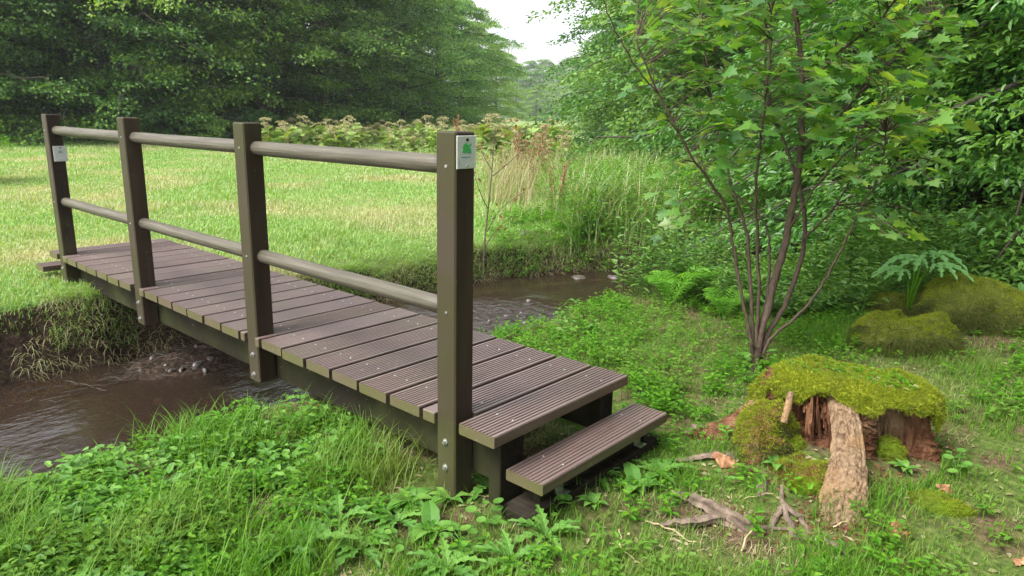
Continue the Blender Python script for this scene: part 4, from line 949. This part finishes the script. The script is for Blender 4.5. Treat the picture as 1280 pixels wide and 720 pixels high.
while cnt < 440:
    u = rs.uniform(765, 1215); v = rs.uniform(-70, 300); dd = rs.uniform(-.7, .6)
    edge = sst(755, 850, u)*sst(1230, 1120, u)
    dens = edge*(1.0 if v < 150 else .75-.5*(v-150)/150)
    if u < 860 and v > 120: dens *= .55
    if u < 830: dens *= .6
    if rs.rand() > dens: continue
    if v > 205 and 930 < u < 1040: continue
    tgt = at(u, v, D0+dd)-base; dist = np.linalg.norm(SPa-tgt, axis=1)+.6*np.maximum(0, SPa[:, 2]-tgt[2]); j = int(np.argmin(dist)); s0 = SPa[j]
    if np.linalg.norm(s0-tgt) > .75: continue
    mid = (s0+tgt)/2+[0, 0, .05]+rs.randn(3)*.02; q = smooth_path([s0, mid, tgt], 4); tw.add(*tube(q, np.linspace(.0035, .0012, len(q)), 5, cap=False))
    cnt += 1; ax = tgt-s0; ax /= np.linalg.norm(ax)+1e-6; lat = np.cross(ax, [0, 0, 1.0]); lat /= np.linalg.norm(lat)+1e-6
    for k in range(rs.randint(3, 7)):
        p = q[-1-min(len(q)-1, k//2*2)]; sgn = -1 if k % 2 else 1
        dr = (ax*.5+lat*sgn if k else ax)+rs.randn(3)*.3; dr[2] = dr[2]*.4-.18
        pet = dr/np.linalg.norm(dr)*rs.uniform(.02, .06); LP.append(p+pet); LD.append(dr); LN.append([rs.randn()*.45, rs.randn()*.45, 1]); LL.append(rs.uniform(.045, .105))
        tw.add(*tube([p, p+pet], [.0012, .001], 4, cap=False))
tw.build('twigs', M['stem'], shrub)
m_ = MB(); inst(m_, LOBED[0], LOBED[1], np.array(LP), np.array(LD), np.array(LN), np.array(LL), np.array(LL)*1.05); m_.build('leaves', M['maple'], shrub)
# ivy-like leaves at its foot
m_ = MB(); n = 14; P = rs.randn(n, 3)*[.05, .05, .04]+[0, 0, .12]; inst(m_, LEAF[0], LEAF[1], P, rdir(rs, n, -.2), np.stack([rs.randn(n)*.3, rs.randn(n)*.3, np.ones(n)], 1), .06, .045); m_.build('foot_leaves', M['weed'], shrub)

# ------------------------------------------------------------------ broad-leaved weeds, ferns, hogweed leaf
def serrated(nt=11, wmax=.17):
    V = []; F = []
    for i in range(nt):
        t = i/(nt-1); wd = wmax*math.sin(math.pi*min(1, .12+t*.86))**.8*(1.0 if i % 2 else .38); z = .12*math.sin(math.pi*t)-.22*t*t
        V += [(t, 0, z-.012), (t+(.03 if i % 2 else 0), wd, z+.02), (t+(.03 if i % 2 else 0), -wd, z+.02)]
    for i in range(nt-1):
        a = i*3; F += [(a, a+3, a+4, a+1), (a, a+2, a+5, a+3)]
    return np.array(V), [np.array(F)]
SERR = serrated()
def broad(nt=9, wmax=.24):
    V = []; F = []
    for i in range(nt):
        t = i/(nt-1); wd = wmax*math.sin(math.pi*(.06+t*.94)**.8)*(1+.06*(-1)**i)+.012; z = .22*math.sin(math.pi*t*.8)-.30*t*t
        V += [(t, 0, z-.02), (t, wd, z+.03), (t, -wd, z+.03)]
    for i in range(nt-1):
        a = i*3; F += [(a, a+3, a+4, a+1), (a, a+2, a+5, a+3)]
    return np.array(V), [np.array(F)]
BROAD = broad()
a = np.arange(10)*2*math.pi/10; ROUND = (np.concatenate([[(.5, 0, -.05)], np.stack([.5-.5*np.cos(a), .46*np.sin(a), .03+0*a], 1)]), [np.array([(0, 1+i, 1+(i+1) % 10) for i in range(10)])])
def weed(kind, seed):
    rs = np.random.RandomState(seed); m = MB()
    if kind == 'dock':
        n = 9; a = np.arange(n)*2.4+rs.randn(n)*.2; D = np.stack([np.cos(a), np.sin(a), .2+.5*rs.rand(n)], 1); inst(m, *BROAD, np.stack([np.cos(a)*.008, np.sin(a)*.008, .005+0*a], 1), D, np.stack([-np.cos(a)*.5, -np.sin(a)*.5, np.ones(n)], 1), .06+.055*rs.rand(n))
    elif kind == 'rosette':
        n = 13; a = np.arange(n)*2.4+rs.randn(n)*.2; D = np.stack([np.cos(a), np.sin(a), .15+.5*rs.rand(n)], 1); inst(m, *SERR, np.stack([np.cos(a)*.006, np.sin(a)*.006, .004+0*a], 1), D, np.stack([-np.cos(a)*.3, -np.sin(a)*.3, np.ones(n)], 1), .08+.08*rs.rand(n))
    elif kind == 'round':
        n = 12; r = np.sqrt(rs.rand(n))*.07; a = rs.rand(n)*6.28; h = .015+.05*rs.rand(n); P = np.stack([np.cos(a)*r, np.sin(a)*r, h], 1)
        for p in P: m.add(*tube([(0, 0, -.01), p*[.5, .5, .7], p], [.0014, .0012, .001], 4, cap=False))
        inst(m, *ROUND, P-[.0, 0, 0], np.stack([np.cos(a), np.sin(a), rs.randn(n)*.1], 1), np.stack([rs.randn(n)*.2, rs.randn(n)*.2, np.ones(n)], 1), .022+.016*rs.rand(n))
    elif kind == 'fern':
        n = 9
        for i in range(n):
            a = i*2.4+rs.randn()*.2; L = rs.uniform(.30, .46); s = np.linspace(0, 1, 16); d = np.array([math.cos(a), math.sin(a), 0])
            rach = d*(s*L*.55)[:, None]+np.array([0, 0, 1])*(L*(1.15*s-.55*s*s*s))[:, None]; m.add(*tube(rach, np.linspace(.003, .001, 16), 4, cap=False))
            T = np.gradient(rach, axis=0); T /= np.linalg.norm(T, axis=1)[:, None]; sd = np.array([-d[1], d[0], 0]); q = np.repeat(np.arange(2, 16), 2)+0.0
            for sg in (-1, 1):
                for ofs in (0,):
                    ii = np.arange(2, 15, 1.0)+ofs; P = np.stack([np.interp(ii, np.arange(16), rach[:, k]) for k in range(3)], 1); TT = np.stack([np.interp(ii, np.arange(16), T[:, k]) for k in range(3)], 1)
                    nn = np.cross(TT, sd*sg)*sg; inst(m, *SERR, P, sd*sg+TT*.45, np.where(nn[:, 2:3] < 0, -nn, nn), L*.30*np.sin(math.pi*(.12+.86*(1-ii/15))**1.0)+.008, (L*.30*np.sin(math.pi*(.12+.86*(1-ii/15)))+.008)*.42)
    return m
def plants(kind, name, cat, mt, spots, group, seeds=(1, 2, 3)):
    ps = {}
    for i, (u, v, s, lab) in enumerate(spots):
        k = seeds[i % len(seeds)]
        if k not in ps: ps[k] = weed(kind, k).build(name, M[mt]); o = ps[k]
        else: o = ps[k].copy(); col.objects.link(o)
        p = G(u, v); o.location = tuple(p+[0, 0, .004]); o.rotation_euler = (0, 0, i*2.1+.3); o.scale = (s,)*3; tag(o, lab, cat, group)
plants('dock', 'dock_plant', 'weed', 'weed', [(795, 612, 1.15, 'dock plant with broad pale leaves just right of the bottom step'), (742, 632, .8, 'small dock plant in front of the bottom step bracket'), (512, 632, 1.1, 'broad-leaved plant at the left foot of the nearest post'), (540, 668, 1.2, 'broad-leaved plant midway between the nearest post and the bottom edge'),
       (470, 640, 1.0, 'broad-leaved plant left of the two by the nearest post'), (402, 628, .8, 'little dock with one big pale round leaf in the herbs'), (440, 600, 1.0, 'broad-leaved plant under the side beam of the bridge'), (250, 640, 1.1, 'broad-leaved plant among the dense herbs at lower left'), (330, 610, 1.0, 'broad-leaved plant right of the dense herbs at lower left'),
       (970, 585, .9, 'bluish broad-leaved weed left of the pale root'), (1130, 590, .8, 'bluish broad-leaved weed right of the pale root'), (560, 628, 1.0, 'broad-leaved plant directly below the bolts of the nearest post')], 'broad-leaved weeds round the bridge end')
plants('rosette', 'thistle_rosette', 'weed', 'weed', [(683, 672, .95, 'toothed rosette in front of the sleeper under the bottom step'), (498, 655, 1.1, 'toothed rosette below the broad-leaved plants left of the nearest post'), (372, 690, 1.3, 'large toothed rosette at the bottom left of centre'), (425, 655, 1.0, 'toothed rosette between the large one and the nearest post'),
       (560, 712, 1.2, 'toothed rosette at the bottom edge in the middle'), (820, 596, 1.0, 'toothed rosette beside the dock right of the bottom step'), (745, 600, .8, 'toothed rosette in the shade beneath the bottom step'), (450, 690, 1.0, 'toothed rosette at the bottom right of the large one'), (610, 612, .9, 'toothed rosette hugging the foot of the nearest post'), (640, 705, .9, 'toothed rosette at the bottom edge below the sleeper')], 'toothed weed rosettes in the short grass')
plants('round', 'round_leaved_weed', 'weed', 'weed', [(605, 660, 1.2, 'little round-leaved weed left of the sleeper'), (578, 684, 1.0, 'little round-leaved weed nearer the bottom edge'), (690, 640, 1.1, 'round-leaved weed against the sleeper'), (640, 585, 1.0, 'round-leaved weed in the gap between post and bottom step'), (500, 690, 1.1, 'round-leaved weed left of the bottom centre rosette'), (905, 610, .8, 'round-leaved weed above the forked dead root'), (1195, 590, 1.1, 'round-leaved weed in the grass right of the stump')], 'small round-leaved weeds in the short grass')
plants('fern', 'fern', 'fern', 'fern', [(838, 385, 1.1, 'light green fern on the near bank at the right end of the water'), (868, 372, .9, 'fern behind and right of the other one near the water'), (905, 400, .8, 'small fern left of the shrub base')], 'ferns at the stream bank')
# spreading hogweed leaves in front of the thicket
hb = GD(1140, 4.9); t = thing('giant_hogweed', hb, 'hogweed with large jagged pale green leaves above the mossy mounds', 'plant')
for (u, v, dd, L, du) in [(1148, 322, 4.7, .24, -1), (1128, 336, 4.55, .20, -1), (1172, 330, 4.65, .22, 1), (1162, 315, 4.9, .24, 1)]:
    p = at(u, v, dd)-hb; m_ = MB(); m_.add(*tube(smooth_path([(0, 0, 0), p*[.4, .4, .7], p], 4), np.linspace(.010, .005, 9), 6)); m_.build('stalk', M['herb'], t)
    m_ = MB(); d_ = RT*du-AW*.5+np.array([0, 0, -.05])
    for ang in (-1.5, -1.0, -.5, 0, .5, 1.0, 1.5):
        c_, s_ = math.cos(ang), math.sin(ang); dd2 = np.array([d_[0]*c_-d_[1]*s_, d_[0]*s_+d_[1]*c_, d_[2]-.12])
        ln = L*(1-.22*abs(ang))*rs.uniform(.85, 1.1); inst(m_, *SERR, p[None], dd2[None], np.array([[.05+rs.randn()*.1, -.2, 1.0]]), np.array([ln]), np.array([ln*.95]))
    m_.build('leaf', M['hogw'] if 'hogw' in M else M['weed'], t)

# ------------------------------------------------------------------ litter: crumbs of rotten wood, dead leaves
rs = np.random.RandomState(101)
def near_pts(lst, n, sd):
    c = np.array([G(u, v)[:2] for u, v in lst])[rs.randint(len(lst), size=n)]+rs.randn(n, 2)*sd; return np.stack([c[:, 0], c[:, 1], hgt(c[:, 0], c[:, 1])], 1)
P = near_pts([(960, 590), (1000, 600), (1100, 590), (1150, 570), (1170, 560), (905, 585), (1020, 655), (1060, 665), (940, 660), (1090, 600)], 1100, .07)
CH = (np.array([(0, 0, 0), (.5, .3, .1), (1, .05, 0), (.5, -.3, .05), (.5, 0, .35)]), [np.array([(0, 1, 4), (1, 2, 4), (2, 3, 4), (3, 0, 4)])])
m_ = MB(); inst(m_, CH[0], CH[1], P+[0, 0, .002], rdir(rs, len(P), .1), np.stack([rs.randn(len(P))*.3, rs.randn(len(P))*.3, np.ones(len(P))], 1), .008+.022*rs.rand(len(P))**2, .008+.012*rs.rand(len(P)))
tag(m_.build('wood_crumbs', M['rot']), 'reddish crumbs of rotten wood strewn round the big stump', 'wood crumbs', kind='stuff')
P, d, u = scatter(5000, -100, 1400, 1.6, 5, rs); k = (P[:, 0] > near_edge(P[:, 1])+.3) & (rs.rand(len(P)) < .25+.75*bare(P[:, 0], P[:, 1])); P = P[k]
m_ = MB(); inst(m_, LEAF[0], LEAF[1], P+[0, 0, .006], rdir(rs, len(P), .1), np.stack([rs.randn(len(P))*.4, rs.randn(len(P))*.4, np.ones(len(P))], 1), .015+.025*rs.rand(len(P)), .014)
tag(m_.build('leaf_litter', M['dry']), 'small dead leaves and chaff on the bare patches', 'leaf litter', kind='stuff')
